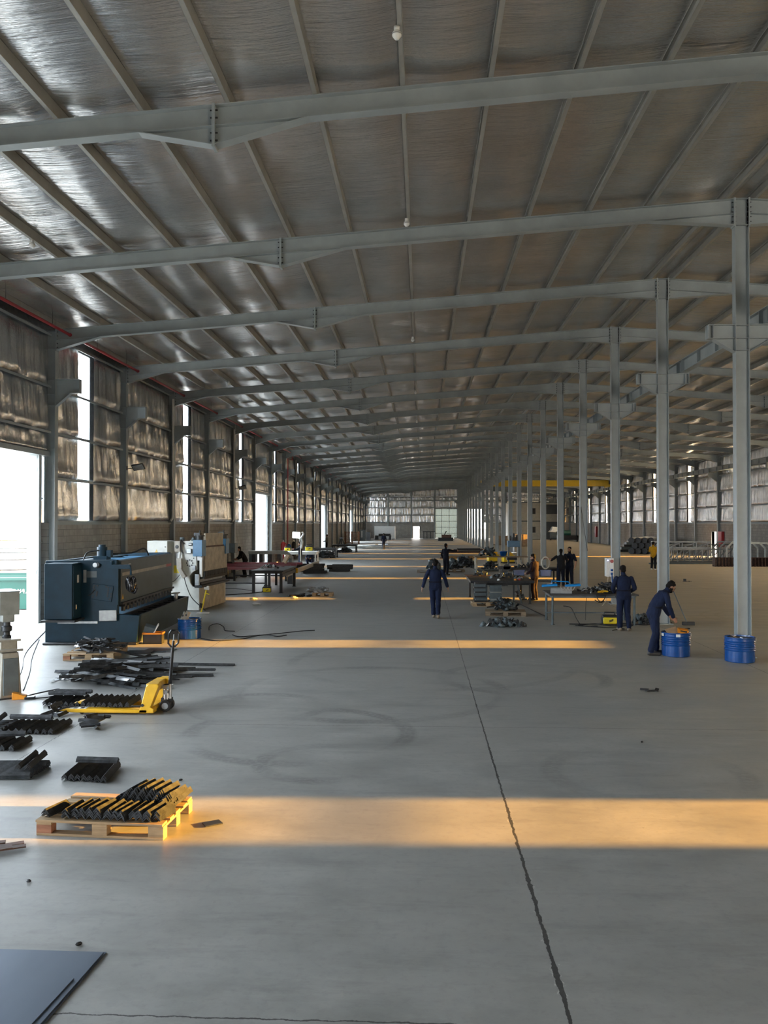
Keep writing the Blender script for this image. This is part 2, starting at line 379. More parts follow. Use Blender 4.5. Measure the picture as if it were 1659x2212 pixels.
    def mesh(s, name, mats, angle=None):
        me = bpy.data.meshes.new(name); me.from_pydata(s.v, [], s.f)
        for m in (mats if isinstance(mats, (list, tuple)) else [mats]): me.materials.append(M[m] if isinstance(m, str) else m)
        me.polygons.foreach_set('material_index', s.m); me.polygons.foreach_set('use_smooth', s.sm); me.update()
        b = bmesh.new(); b.from_mesh(me); bmesh.ops.recalc_face_normals(b, faces=b.faces); b.to_mesh(me); b.free()
        if angle: me.set_sharp_from_angle(angle=math.radians(angle))
        return me
    def build(s, name, mats, parent=None, bevel=0, angle=40, loc=None, rz=0):
        o = bpy.data.objects.new(name, s.mesh(name, mats, angle)); COL.objects.link(o)
        if parent: o.parent = parent
        if loc: o.location = loc
        if rz: o.rotation_euler = (0, 0, rz)
        if bevel:
            b = o.modifiers.new('edge', 'BEVEL'); b.width = bevel; b.segments = 2; b.limit_method = 'ANGLE'; b.angle_limit = math.radians(35); b.harden_normals = False
        return o
def tag(o, label, cat, group=None, kind=None):
    o['label'] = label; o['category'] = cat
    if group: o['group'] = group
    if kind: o['kind'] = kind
    return o
def thing(name, label, cat, loc=(0, 0, 0), rz=0, group=None):
    o = bpy.data.objects.new(name, None); COL.objects.link(o); o.empty_display_size = .2
    o.location = loc; o.rotation_euler = (0, 0, rz); return tag(o, label, cat, group)
def struct(o): o['kind'] = 'structure'; return o
def inst(name, me, loc, rot=(0, 0, 0), parent=None):
    o = bpy.data.objects.new(name, me); COL.objects.link(o); o.location = loc; o.rotation_euler = rot
    if parent: o.parent = parent
    return o
def copy_tree(o, parent=None):
    c = o.copy(); COL.objects.link(c)
    if parent: c.parent = parent
    for ch in list(o.children): copy_tree(ch, c)
    return c
def curve_pts(pts, k=6):
    """smooth path through points (Catmull-Rom)"""
    P = [Vector(p) for p in pts]; out = []
    for i in range(len(P)-1):
        a, b, c, d = P[max(i-1, 0)], P[i], P[i+1], P[min(i+2, len(P)-1)]
        for j in range(k):
            t = j/k; out.append(.5*((2*b) + (c-a)*t + (2*a-5*b+4*c-d)*t*t + (3*b-a-3*c+d)*t**3))
    return out + [P[-1]]
def R3(rx, ry, rz): return (Matrix.Rotation(rz, 3, 'Z') @ Matrix.Rotation(ry, 3, 'Y') @ Matrix.Rotation(rx, 3, 'X'))
def letters(txt, size, mat_, parent, loc, rot, name='lettering'):
    c = bpy.data.curves.new(name, 'FONT'); c.body = txt; c.size = size; c.extrude = .002; c.align_x = 'CENTER'; c.align_y = 'CENTER'
    tmp = bpy.data.objects.new('tmp', c); COL.objects.link(tmp)
    bpy.context.view_layer.update()
    me = bpy.data.meshes.new_from_object(tmp.evaluated_get(bpy.context.evaluated_depsgraph_get()))
    bpy.data.objects.remove(tmp); me.materials.clear(); me.materials.append(M[mat_])
    o = bpy.data.objects.new(name, me); COL.objects.link(o); o.parent = parent; o.location = loc; o.rotation_euler = rot; return o
# ================================================================== THE HALL
# floor and ground outside
struct(MB().bb(XL-.1, XR+.1, YB-.2, YE+.1, -.25, 0).build('floor', 'floor'))
gm, gt, gp_ = nodes('pale_dusty_yard'); gv = N(gt, 'ShaderNodeTexCoord').outputs['Object']
L(gt, ramp(gt, noise_n(gt, gv, .6, 5, .6), .3, .7, (.30, .29, .27), (.44, .43, .41)), gp_.inputs['Base Color']); gp_.inputs['Roughness'].default_value = .9
M['yard'] = gm
yd = MB()
yd.bb(-260, XL-.1, -120, 420, -.3, -.03); yd.bb(XR+.1, 260, -120, 420, -.3, -.03); yd.bb(XL-.1, XR+.1, YE+.1, 420, -.3, -.03)
o = yd.build('ground_outside', 'yard'); struct(o)

# ---- rafters
def rafter_mesh(span, name):
    """local: x from 0 (outer column face) to span (middle column face); z relative to rtop at outer end"""
    b = MB(); k = SLOPE; D = .31
    def zt(x): return k*x
    xs = span - 17.69 + 7.75     # splice position from the outer end
    prof = [(0, .60), (1.35, D), (xs-1.15, D), (xs, .60), (xs+1.45, D), (span-1.85, D), (span, .56)]
    top = [(x, zt(x)) for x, _ in prof]; bot = [(x, zt(x)-d) for x, d in prof]
    b.prism(top + bot[::-1], 'y', -.006, .006)
    def plate(p, q, w, t): b.bar((p[0], 0, p[1]), (q[0], 0, q[1]), w, t)
    plate(top[0], top[-1], .2, .014)
    for i in range(len(bot)-1): plate(bot[i], bot[i+1], .2, .014)
    for x0, x1 in ((0, 1.35), (xs-1.15, xs+1.45), (span-1.85, span)): plate((x0, zt(x0)-D), (x1, zt(x1)-D), .19, .012)
    for x, d in ((xs-.012, .66), (xs+.012, .66), (.012, .66), (span-.012, .62)):
        b.box((x, 0, zt(x)-d/2+.02), (.022, .22, d))
        for r_ in range(5):
            for yy in (-.06, .06):
                z = zt(x)-.07-r_*(d-.2)/4
                b.tube([(x-.045, yy, z), (x+.045, yy, z)], .013, 6, 1)
    return b.mesh(name, ['steel_paint', 'dark_steel'])
raf_l = rafter_mesh(17.69, 'rafter_left'); raf_r = rafter_mesh(17.93, 'rafter_right')
for n in range(N0, N1+1):
    struct(inst('roof_beam', raf_l, (-10.9, FY(n), rtop(-10.9))))
    o = struct(inst('roof_beam', raf_r, (25.02, FY(n), rtop(25.02)))); o.scale = (-1, 1, 1)

# ---- columns
def i_section(b, x0, x1, y, w, z0, z1, t=.014, mi=0):
    b.bb(x0, x0+t, y-w/2, y+w/2, z0, z1, mi); b.bb(x1-t, x1, y-w/2, y+w/2, z0, z1, mi); b.bb(x0+t, x1-t, y-.006, y+.006, z0, z1, mi)
b = MB(); i_section(b, -.15, .15, 0, .2, .02, RIDGE)
b.bb(-.24, .24, -.17, .17, 0, .022)
for sx_ in (-1, 1):
    for yy in (-.11, .11): b.tube([(sx_*.2, yy, .02), (sx_*.2, yy, .07)], .014, 6, 1)
    b.bb(min(sx_*.15, sx_*.136), max(sx_*.15, sx_*.136), -.11, .11, RIDGE-.62, RIDGE+.01)
for zz in (RIDGE, RIDGE-.57, 7.2, 6.92, 6.66): b.bb(-.137, .137, -.095, .095, zz-.012, zz)
br = MB()
for sx_ in (-1, 1):
    x0, x1 = sorted((sx_*.15, sx_*.74)); br.bb(x0, x1, -.006, .006, 6.92, 7.2)
    br.bb(x0, x1, -.1, .1, 7.2, 7.214); br.bb(x0, x1, -.1, .1, 6.906, 6.92)
    xe = sx_*.733; br.bb(min(xe, xe-sx_*.014), max(xe, xe-sx_*.014), -.1, .1, 6.92, 7.2)
    br.bb(sx_*.62-.006, sx_*.62+.006, -.095, .095, 6.92, 7.2)
    br.prism([(sx_*.15, 6.906), (sx_*.62, 6.906), (sx_*.15, 6.62)], 'y', -.006, .006)
    br.bar((sx_*.62, 0, 6.9), (sx_*.15, 0, 6.615), .18, .012)
col_m = b.mesh('middle_column', ['steel_paint', 'dark_steel']); br_m = br.mesh('crane_bracket', 'steel_paint')
for n in range(N0, N1+1):
    c = struct(inst('column_middle', col_m, (XC, FY(n), 0)))
    inst('crane_bracket', br_m, (0, 0, 0), parent=c)
b = MB(); i_section(b, -.3, 0, 0, .22, 0, rtop(-10.9)); b.bb(-.34, .1, -.16, .16, 0, .02)
for zz in (8.64, 8.1, 7.17, 6.75, 6.42): b.bb(-.29, -.012, -.1, .1, zz-.012, zz)
for zz in (.6, 3.6, 4.2, 5.1, 5.9, 7.6): b.bb(-.3, -.012, -.115, -.10, zz, zz+.02)
br = MB(); br.bb(0, .72, -.006, .006, 6.78, 7.17); br.bb(0, .72, -.1, .1, 7.17, 7.184); br.bb(.706, .72, -.1, .1, 6.78, 7.17); br.bb(.4, .72, -.1, .1, 6.766, 6.78)
br.prism([(0, 6.78), (.42, 6.78), (0, 6.4)], 'y', -.006, .006); br.bar((.45, 0, 6.77), (0, 0, 6.39), .18, .012)
wc_m = b.mesh('wall_column', 'steel_paint'); wb_m = br.mesh('crane_bracket', 'steel_paint')
for n in range(N0, N1+1):
    for side in (-1, 1):
        o = struct(inst('column_left' if side < 0 else 'column_right', wc_m, (-10.9 if side < 0 else 25.02, FY(n), 0)))
        if side > 0: o.scale = (-1, 1, 1)
        inst('crane_bracket', wb_m, (0, 0, 0), parent=o)

# ---- crane runway beams on the brackets (right-hand hall)
b = MB(); b.bb(-.1, .1, 0, 5.98, 7.215, 7.235); b.bb(-.1, .1, 0, 5.98, 7.56, 7.58); b.bb(-.006, .006, 0, 5.98, 7.235, 7.56); b.bb(-.03, .03, 0, 5.98, 7.58, 7.62)
for k in range(5): b.bb(-.095, .095, .2+k*1.39, .212+k*1.39, 7.235, 7.56)
run_m = b.mesh('runway', 'steel_paint')
for n in range(N0, N1):
    for x in (XC+.56, 24.48): struct(inst('crane_runway_beam', run_m, (x, FY(n)+.01, 0)))

# ---- purlins: zed sections along the hall, standing on the rafters
def purlin_mesh(flip):
    b = MB(); y0, y1 = YB, YE-.1; h = .2
    b.bb(-.004, .004, y0, y1, 0, h); f = -1 if flip else 1
    for z, s in ((0, -1), (h-.006, -1)):
        b.bb(min(0, s*.068), max(0, s*.068), y0, y1, z, z+.006)
        b.bb(min(s*.062, s*.068), max(s*.062, s*.068), y0, y1, z if z < .1 else z-.016, z+.022 if z < .1 else z+.006)
    for n in range(N0, N1+1): b.bb(-.008, .008, FY(n)-.28, FY(n)+.28, .02, .18); b.bb(-.05*f if f > 0 else 0, 0 if f > 0 else .05, FY(n)-.05, FY(n)+.05, .0, .012)
    return b.mesh('purlin', 'purlin')
pm = [purlin_mesh(False), purlin_mesh(True)]
PXL = [6.62] + [5.02-1.32*k for k in range(13)]
PXR = [7.26] + [8.78+1.32*k for k in range(13)]
for x in PXL: struct(inst('roof_purlin_beam', pm[0], (x, 0, rtop(x)+.008)))
for x in PXR: struct(inst('roof_purlin_beam', pm[1], (x, 0, rtop(x)+.008)))

# ---- foil-faced insulation above the purlins
def ceil_mesh(xs):
    b = MB(); ny = int((YE-YB)/.24); nu = 6; rows = []; V = []; F = []
    cols = [(xs[i]+(xs[i+1]-xs[i])*k/nu, k/nu, i) for i in range(len(xs)-1) for k in range(nu)] + [(xs[-1], 0, len(xs)-2)]
    for j in range(ny+1):
        y = YB + (YE-YB)*j/ny
        for x, u, i in cols:
            q = math.sin(PI*u)
            sag = .045*q + .03*q*noise.noise((i*7.7, y*.45, 0)) + (.03*q+.008)*noise.noise((x*.35, y*2.1, 3)) + .05*q*noise.noise((x*.25, y*.8, 9))
            V.append((x, y, rtop(x)+.212 - sag))
    w = len(cols)
    for j in range(ny):
        for i in range(w-1): F.append((j*w+i, j*w+i+1, (j+1)*w+i+1, (j+1)*w+i))
    b.add(V, F, 0, True); me = bpy.data.meshes.new('ceiling'); me.from_pydata(V, [], F); me.polygons.foreach_set('use_smooth', [True]*len(F)); me.materials.append(M['foil_roof']); me.update(); return me
struct(inst('ceiling_left', ceil_mesh([XL-.1]+sorted(PXL)+[XC]), (0, 0, 0)))
struct(inst('ceiling_right', ceil_mesh([XC]+sorted(PXR)+[XR+.1]), (0, 0, 0)))
# outer roof sheet that keeps the sky out
for nm, xa, xb in (('roof_left', XL-.3, XC), ('roof_right', XC, XR+.3)):
    b = MB(); b.prism([(xa, rtop(xa)+.26), (xb, rtop(xb)+.26), (xb, rtop(xb)+.30), (xa, rtop(xa)+.30)], 'y', YB-.3, YE+.3); struct(b.build(nm, 'zinc'))

# ---- block walls
def block_wall(name, side):
    b = MB(); xo, xi = (XL-.2, XL+.04) if side < 0 else (XR-.04, XR+.2)
    for n in range(N0, N1):
        y0, y1 = FY(n), FY(n+1)
        if side < 0 and n in LEFT_DOORS: b.bb(xo, xi, y0, y0+.35, 0, SILL); b.bb(xo, xi, y1-.12, y1, 0, SILL); continue
        if side > 0 and n == 9:
            b.bb(xo, xi, y0, y0+.9, 0, SILL); b.bb(xo, xi, y0+2.1, y1, 0, SILL); b.bb(xo, xi, y0+.9, y0+2.1, 2.15, SILL); continue
        b.bb(xo, xi, y0, y1, 0, SILL)
    return struct(b.build(name, 'block_side'))
block_wall('wall_left', -1); block_wall('wall_right', 1)

# ---- girts, foil quilts and daylight strips of the long walls
GZ = [SILL, 4.28, 5.63, 6.98, 8.52]
def girt_mesh(L_):
    b = MB(); b.bb(0, .16, 0, L_, -.004, .004); b.bb(.152, .16, 0, L_, -.07, .004); b.bb(0, .008, 0, L_, -.004, .06); return b.mesh('girt', 'steel_paint')
g_m = girt_mesh(5.78)
def quilt(V, F, y0, y1, z0, z1, seed):
    ny = max(4, int((y1-y0)/.06)); nz = 12; o = len(V)
    for i in range(ny+1):
        y = y0+(y1-y0)*i/ny; e = min(1, min(i, ny-i)/2.5)
        for j in range(nz+1):
            v = j/nz; z = z0+(z1-z0)*v
            q = (math.sin(PI*v**.62))**.8 if 0 < v < 1 else 0
            wr = noise.noise((seed, y*2.6, v*.35)); wr2 = noise.noise((seed+9, y*6.5, v*.8+seed))
            low = max(0, 1-v*3.2)**1.0*min(1, v*14)
            d = (.03+.03*q)*(.5+.5*e) + .06*low*e + (.07*wr + .05*wr2)*min(1, q*1.8)*e + .016*noise.noise((y*13, z*3.5, seed))*min(1, q*2)
            V.append((d, y, z))
    for i in range(ny):
        for j in range(nz): F.append((o+i*(nz+1)+j, o+(i+1)*(nz+1)+j, o+(i+1)*(nz+1)+j+1, o+i*(nz+1)+j+1))
rl_count = 1
for side in (-1, 1):
    for n in range(N0, N1):
        y0, y1 = FY(n)+.1, FY(n+1)-.1; door = side < 0 and n in LEFT_DOORS
        V, F = [], []
        zs = [DOORH+.12, 5.63, 6.98, 8.62] if door else [SILL+.05, 4.28, 5.63, 6.98, 8.62]
        segs = [(y0, y1)]
        if n in strip_bays(side): a, c = strip_y(n, side); segs = [(y0, a), (c, y1)]
        for k in range(len(zs)-1):
            for (a, c) in segs: quilt(V, F, a, c, zs[k]+.01, zs[k+1]-.02, n*3.3+k*1.7+side)
        if n in strip_bays(side) and strip_z0(n, side) > SILL+.1:
            a, c = strip_y(n, side); quilt(V, F, a, c, SILL+.06, strip_z0(n, side), n+.5)
        me = bpy.data.meshes.new('insulation'); me.from_pydata(V, [], F); me.polygons.foreach_set('use_smooth', [True]*len(F)); me.materials.append(M['foil_wall']); me.update()
        o = struct(inst('wall_insulation_panel', me, (XL if side < 0 else XR, 0, 0)))
        if side > 0: o.scale = (-1, 1, 1)
        # outer sheet behind the quilt
        b = MB(); xw = XL-.14 if side < 0 else XR+.14
        for (a, c) in [(FY(n) if i == 0 else s[0], FY(n+1) if i == len(segs)-1 else s[1]) for i, s in enumerate(segs)]:
            b.bb(xw-.02, xw+.02, a, c, (DOORH if door else SILL), 8.95)
        if len(segs) == 2 and strip_z0(n, side) > SILL+.1: b.bb(xw-.02, xw+.02, segs[0][1], segs[1][0], SILL, strip_z0(n, side))
        if len(segs) == 2: b.bb(xw-.02, xw+.02, segs[0][1], segs[1][0], 8.5, 8.95)
        struct(b.build('wall_sheet', 'zinc'))
        if len(segs) == 2:
            a, c = segs[0][1], segs[1][0]; z0 = strip_z0(n, side); b = MB(); k = 14
            pts = [(xw + (.012 if i % 2 else -.012), a+(c-a)*i/k) for i in range(k+1)]
            zs_ = (z0, 8.5) if side < 0 else (z0, 5.45, 8.5)  # upper right panes made diffusing to keep direct sun off the left wall
            for q_ in range(len(zs_)-1):
                vs = [(x, y, z) for z in zs_[q_:q_+2] for x, y in pts]
                b.add(vs, [(i, i+1, k+1+i+1, k+1+i) for i in range(k)], q_)
            struct(b.build('window_%d' % rl_count, ['rooflight', 'frosted'])); rl_count += 1
        for k, z in enumerate(GZ):
            if door and k < 2: continue
            o = struct(inst('wall_girt_beam', g_m, (XL-.02 if side < 0 else XR+.02, FY(n)+.11, z)))
            if side > 0: o.scale = (-1, 1, 1)
# door surrounds on the left wall
for i, n in enumerate(LEFT_DOORS):
    b = MB(); y0, y1 = FY(n)+.35, FY(n)+5.3
    b.bb(XL-.25, XL+.12, FY(n)+.11, FY(n+1)-.11, DOORH, DOORH+.14)
    b.bb(XL-.3, XL+.02, y1, y1+.03, 0, DOORH); b.bb(XL-.3, XL+.02, y0-.03, y0, 0, DOORH)
    b.bb(XL-.02, XL+.05, y1, y1+.14, 0, DOORH)
    d = struct(b.build('door_%d' % (i+1), 'steel_paint'))
    b = MB(); k = 8
    for j in range(k): b.bb(XL-.2+(.02 if j % 2 else 0), XL-.16+(.02 if j % 2 else 0), y1+.04+j*.07, y1+.11+j*.07, 0, DOORH)
    for z in (1.1, 2.3, 3.6): b.bb(XL-.16, XL-.1, y1+.04, y1+.6, z, z+.06)
    b.build('folded_leaf', 'zinc', d)
b = MB(); y0 = FY(9)+.9
b.bb(XR-.06, XR+.2, y0-.06, y0, 0, 2.2); b.bb(XR-.06, XR+.2, y0+1.2, y0+1.26, 0, 2.2); b.bb(XR-.06, XR+.2, y0, y0+1.2, 2.15, 2.2); struct(b.build('door_6', 'steel_paint'))

# ---- gable walls
def gable(name, Y, far):
    b = MB(); t = .2
    holes = [(-1.75, -.55, 2.25), (2.5, 6.75, 5.7), (8.4, 12.2, 5.6)] if far else [(11.5, 20.5, 5.0)]  # front gable opening is unseen, added to bring daylight in from behind
    xs = sorted({XL, XR} | {h[0] for h in holes} | {h[1] for h in holes})
    for a, c in zip(xs[:-1], xs[1:]):
        h = [q for q in holes if q[0] <= a and q[1] >= c]; z0 = h[0][2] if h else 0
        if z0 < SILL: b.bb(a, c, Y, Y+t, z0, SILL)
    struct(b.build(name, 'block_end'))
    sh = MB(); q = MB(); V, F = [], []
    for a, c in zip(xs[:-1], xs[1:]):
        h = [g for g in holes if g[0] <= a and g[1] >= c]; z0 = max(SILL, h[0][2] if h else 0)
        sh.prism([(a, z0), (c, z0), (c, rtop(c)+.3)] + ([(XC, rtop(XC)+.3)] if a < XC < c else []) + [(a, rtop(a)+.3)], 'y', Y+.1, Y+.16)
    struct(sh.build(name+'_sheet', 'zinc'))
    posts = [-11.1, -6.6, -2.1, 2.42, 6.94, 11.5, 16.1, 20.7, 25.2]; gz = [SILL+.05, 4.4, 5.85, 7.23, 7.95, 9.9]
    for a, c in zip(posts[:-1], posts[1:]):
        for k in range(len(gz)-1):
            zt = min(gz[k+1], min(rtop(a), rtop(c))+.1)
            if zt < gz[k]+.15: continue
            if not far and gz[k] < 5.5: continue
            if far and a in (2.42,) and k < 2: continue
            if far and a == 6.94 and k < 2: continue
            V2, F2 = [], []; quilt(V2, F2, a+.1, c-.1, gz[k]+.01, zt-.02, a+k*3.1+(5 if far else 0)); oo = len(V)
            V += [(y, Y-d if far else Y+t+d, z) for d, y, z in V2]; F += [tuple(i+oo for i in f) for f in F2]
    me = bpy.data.meshes.new('insulation'); me.from_pydata(V, [], F); me.polygons.foreach_set('use_smooth', [True]*len(F)); me.materials.append(M['foil_wall']); me.update()
    struct(inst(name+'_insulation_panel', me, (0, 0, 0)))
    if far:
        for x in posts[1:-1]:
            if abs(x-XC) < .1: continue
            b = MB(); b.bb(x-.1, x+.1, Y-.22, Y+.02, (0 if x != 11.5 else 5.6), rtop(x)-.05); struct(b.build('column_gable', 'steel_paint'))
        for z in gz[:-1]:
            b = MB(); segs = [(XL+.1, XR-.1)]
            if z < 5.7: segs = [(XL+.1, 2.45), (12.2, XR-.1)] if z > 3 else [(XL+.1, -1.75), (-.55, 2.45), (12.2, XR-.1)]
            for a, c in segs: b.bb(a, c, Y-.16, Y+.0, z-.04, z+.03)
            struct(b.build('gable_girt_beam', 'steel_paint'))
gable('wall_back', YE, True); gable('wall_front', YB-.2, False)
# translucent sliding gate in the far gable
b = MB(); k = 44
pts = [(2.5+4.25*i/k, YE+.02+(.02 if i % 2 else -.02)) for i in range(k+1)]
b.add([(x, y, z) for z in (.05, 5.7) for x, y in pts], [(i, i+1, k+2+i, k+1+i) for i in range(k)])
gate = struct(b.build('door_7', 'gate_sheet'))
b = MB()
for x in (2.52, 3.75, 5.2, 6.72): b.bb(x-.04, x+.04, YE-.1, YE-.03, 0, 5.72)
for z in (.06, .95, 2.1, 3.25, 4.4, 5.68): b.bb(2.5, 6.75, YE-.1, YE-.03, z-.04, z+.04)
b.build('gate_frame', 'steel_paint', gate)
b = MB(); b.bb(-1.81, -1.75, YE-.05, YE+.2, 0, 2.3); b.bb(-.55, -.49, YE-.05, YE+.2, 0, 2.3); b.bb(-1.75, -.55, YE-.05, YE+.2, 2.25, 2.3); struct(b.build('door_8', 'steel_paint'))

# ---- services
b = MB(); pts = [(-10.5, YB+.5, 8.52), (-10.5, YE-.5, 8.52)]; b.cyl(*pts, .045, 10)
for n in range(N0, N1): b.cyl((-10.5, FY(n)-.02, 8.52), (-10.5, FY(n)+.12, 8.52), .06, 10)
t = thing('sprinkler_pipe', 'long dark red pipe running under the left eave of the hall', 'pipe', (0, 0, 0))
b.build('pipe_run', 'pipe_red', t)
rod = MB().cyl((0, 0, 8.56), (0, 0, rtop(-10.5)+.2), .006, 6).mesh('hanger_rod', 'dark_steel')
for n in range(N0+4, N1):
    for f in (.35, .8): inst('hanger_rod', rod, (-10.5, FY(n)+BAY*f, 0), parent=t)
Yd = FY(8)-.5
b = MB(); b.tube([(-10.5, Yd+1.6, 8.0), (-10.62, Yd, 8.0), (-10.62, Yd, .4)], .045, 10); b.cyl((-10.5, Yd+1.6, 8.0), (-10.5, Yd+1.6, 8.5), .045, 10)
tag(b.build('hydrant_riser_pipe', 'pipe_red'), 'dark red riser pipe dropping down the left wall to the hose cabinet', 'pipe')
for i, n in enumerate((3, 5, 9, 11, 15, 17, 21)):
    b = MB(); y = FY(n)-.18; b.tube([(-10.93, y, 8.35), (-10.93, y, 3.25), (-10.93, y-.05, 3.1), (-11.0, y-.06, 3.0)], .055, 12)
    for z in (4.4, 5.8, 7.2): b.cyl((-10.93, y, z-.02), (-10.93, y, z+.05), .064, 12)
    lab = ['beside the third wall column', 'beside the fifth wall column', 'beside the ninth wall column', 'near the second bright doorway', 'near the fifteenth wall column', 'before the third bright doorway', 'near the far end of the wall'][i]
    tag(b.build('rain_downpipe', 'pvc'), 'white plastic downpipe on the left foil wall ' + lab, 'pipe', 'white downpipes on the left wall')
# smoke detectors under the purlins
dm = MB(); dm.lathe([(.03, .02), (.05, .0), (.062, -.02), (.062, -.055), (.04, -.085), (.028, -.1), (0, -.1)], 20); dm.cyl((0, 0, .0), (0, 0, .07), .04, 14)
dmesh = dm.mesh('detector', 'white')
ringm = MB().lathe([(.055, -.03), (.064, -.03), (.064, -.042), (.055, -.042)], 20).mesh('detector_ring', 'label_grey')
DET = [(-.30, 11.0, 'nearest the camera under the middle purlin'), (-.30, 18.0, 'second along the middle purlin, before the second roof beam'), (-.30, 29.5, 'third along the middle purlin'), (-.30, 41.5, 'fourth along the middle purlin'), (-.30, 53.5, 'fifth along the middle purlin'), (-.30, 65.5, 'sixth along the middle purlin'), (-8.18, 17.3, 'above the left doorway at the picture edge'), (-8.1, 35.0, 'second along the left side of the roof'), (-8.1, 47.0, 'third along the left side of the roof')]
for x, y, lab in DET:
    o = thing('smoke_detector', 'small round white smoke detector ' + lab, 'smoke detector', (x-.03, y, rtop(x)-.06), 0, 'smoke detectors under the roof')
    inst('detector_body', dmesh, (0, 0, 0), parent=o); inst('vent_ring', ringm, (0, 0, 0), parent=o)
# LED floodlights on the left columns
for n, z, lab in ((2, 4.95, 'second'), (5, 4.95, 'fifth')):
    t = thing('floodlight', 'black flat floodlight on a bracket fixed to the %s wall column' % lab, 'lamp', (-10.88, FY(n)-.05, z), 0, 'floodlights on the left columns')
    R = R3(math.radians(-38), math.radians(-10), 0)
    b = MB().box((.42, 0, .02), (.44, .30, .05), R); b.build('lamp_housing', 'black', t, .008)
    b = MB().box(tuple(Vector((.42, 0, .02)) + R @ Vector((0, 0, -.028))), (.38, .25, .006), R); b.build('glass_face', 'label_grey', t)
    b = MB().bar((0, 0, -.05), (.3, 0, -.02), .03, .03); b.bb(0, .02, -.05, .05, -.1, .05); b.build('bracket', 'dark_steel', t)
# yellow overhead crane in the right-hand hall
t = thing('bridge_crane', 'yellow overhead travelling crane spanning the right-hand hall', 'crane', (0, 112, 0))
b = MB(); b.bb(XC+.5, 24.5, -.25, .25, 7.75, 8.55); b.build('bridge_girder', 'crane_yellow', t, .01)
for x in (XC+.56, 24.48): b = MB(); b.bb(x-.15, x+.15, -1.6, 1.6, 7.64, 7.95); b.build('end_carriage', 'crane_yellow', t, .01)
b = MB(); b.bb(9.2, 9.7, -.3, .3, 7.1, 7.75); b.build('hoist', 'slate', t); MB().cyl((9.45, 0, 7.1), (9.45, 0, 5.6), .02, 6).build('hoist_rope', 'black', t)
# ================================================================== LEFT SIDE OF THE HALL
ORD = ['first', 'second', 'third', 'fourth', 'fifth', 'sixth', 'seventh', 'eighth', 'ninth', 'tenth', 'eleventh', 'twelfth', 'thirteenth', 'fourteenth']
# ---- blue guillotine shear (base at its front near corner)
t = thing('guillotine_shear', 'large petrol blue guillotine shear standing by the bright doorway', 'machine', (-6.8, 19.85, 0), .055)
end = [(-2.2, 0.02), (-2.2, 2.0), (-.5, 2.02), (-.48, .72), (.05, .69), (-.02, .02)]
MB().prism(end, 'y', 0, .16).build('end_frame', 'blue_machine', t, .012)
MB().prism(end, 'y', 5.15, 5.3).build('end_frame', 'blue_machine', t, .012)
MB().box((-1.1, -.02, .03), (2.24, .22, .06)).build('foot', 'dark_steel', t, .02)
b = MB(); b.bb(-2.2, -2.05, .16, 5.15, .5, 1.98); b.bb(-2.05, -1.75, .16, 5.15, 1.90, 1.95); b.bb(-.62, -.5, .16, 5.15, 1.92, 2.0); b.bb(-1.7, -1.5, .16, 5.15, 1.2, 1.4)
b.build('rear_body', 'blue_machine', t, .01)
for y in (1.6, 3.4, 4.6): MB().bb(-2.05, -.62, y, y+.16, 1.82, 1.93).build('cross_beam', 'sky_blue', t, .01)
c = MB().bb(-1.99, -1.34, -.6, 0, .66, 1.96).build('control_cabinet', 'blue_machine', t, .015)
MB().bb(-1.335, -1.325, -.56, -.04, .72, 1.9).build('cabinet_door', 'blue_machine', c)
MB().bb(-1.33, -1.31, -.42, -.38, .88, .99).build('handle', 'chrome', c, .004)
MB().bb(-1.325, -1.318, -.33, -.23, 1.5, 1.68).build('label_plate', 'paper', c)
MB().bb(-2.05, -1.26, -.66, .0, .60, .65).build('cabinet_shelf', 'dark_steel', t, .006)
b = MB(); b.bb(-1.29, -1.22, -.012, 0, 1.48, 1.78); b.build('label_plate', 'label_grey', t)
MB().bb(-1.21, -.97, -.010, 0, 1.60, 1.75).build('label_plate', 'slate', t)
R = R3(0, math.radians(8), 0); b = MB()
b.box((-.84, -.012, 1.24), (.50, .024, .38), R); p = b.build('guide_plate', 'blue_machine', t, .008)
b = MB()
for k in range(20):
    u, v = [(-.2, .14), (-.2, -.13), (.2, .14), (.2, -.13), (-.13, .15), (.13, .14), (-.18, .04), (-.12, -.03), (-.12, -.09), (-.12, .0), (-.12, -.06), (.14, .03), (.14, -.02), (.14, .08), (.22, 0), (.22, -.06), (-.2, -.06), (-.21, .09), (.08, .16), (.14, -.07)][k]
    q = R @ Vector((u, 0, v)); q += Vector((-.84, -.024, 1.24)); b.cyl(q, q+Vector((0, -.008, 0)), .021, 10)
b.build('hole_pattern', 'black', p)
b = MB(); b.tube([(-1.17, -.02, 1.17), (-1.1, -.03, 1.2), (-1.02, -.03, 1.3)], .012, 6); b.build('crank_lever', 'dark_steel', t)
MB().box((-.68, -.09, .70), (.42, .02, .26), R3(0, -.02, 0)).build('paper_notice', 'label_grey', t, .01)
b = MB(); b.bb(-1.9, -.95, -.01, 0, .50, .56); b.build('scuffed_strip', 'zinc', t, .004)
ram = MB().bb(-.52, -.44, .16, 5.28, .97, 1.99).build('blade_beam', 'blue_ram', t, .01)
MB().bb(-.44, -.436, .25, 4.5, 1.62, 1.70).build('stripe', 'beige_machine', ram)
MB().bb(-.44, -.435, 4.5, 5.1, 1.62, 1.70).build('stripe', 'red', ram)
MB().bb(-.44, -.436, .75, .95, 1.86, 1.90).build('name_plate', 'label_grey', ram)
MB().prism([(.22, 1.06), (.36, 1.06), (.29, 1.18)], 'x', -.44, -.436).build('warning_sign', 'yellow', ram)
MB().bb(-.56, -.40, .16, 5.34, .93, .985).build('beam_ledge', 'dark_steel', t, .006)
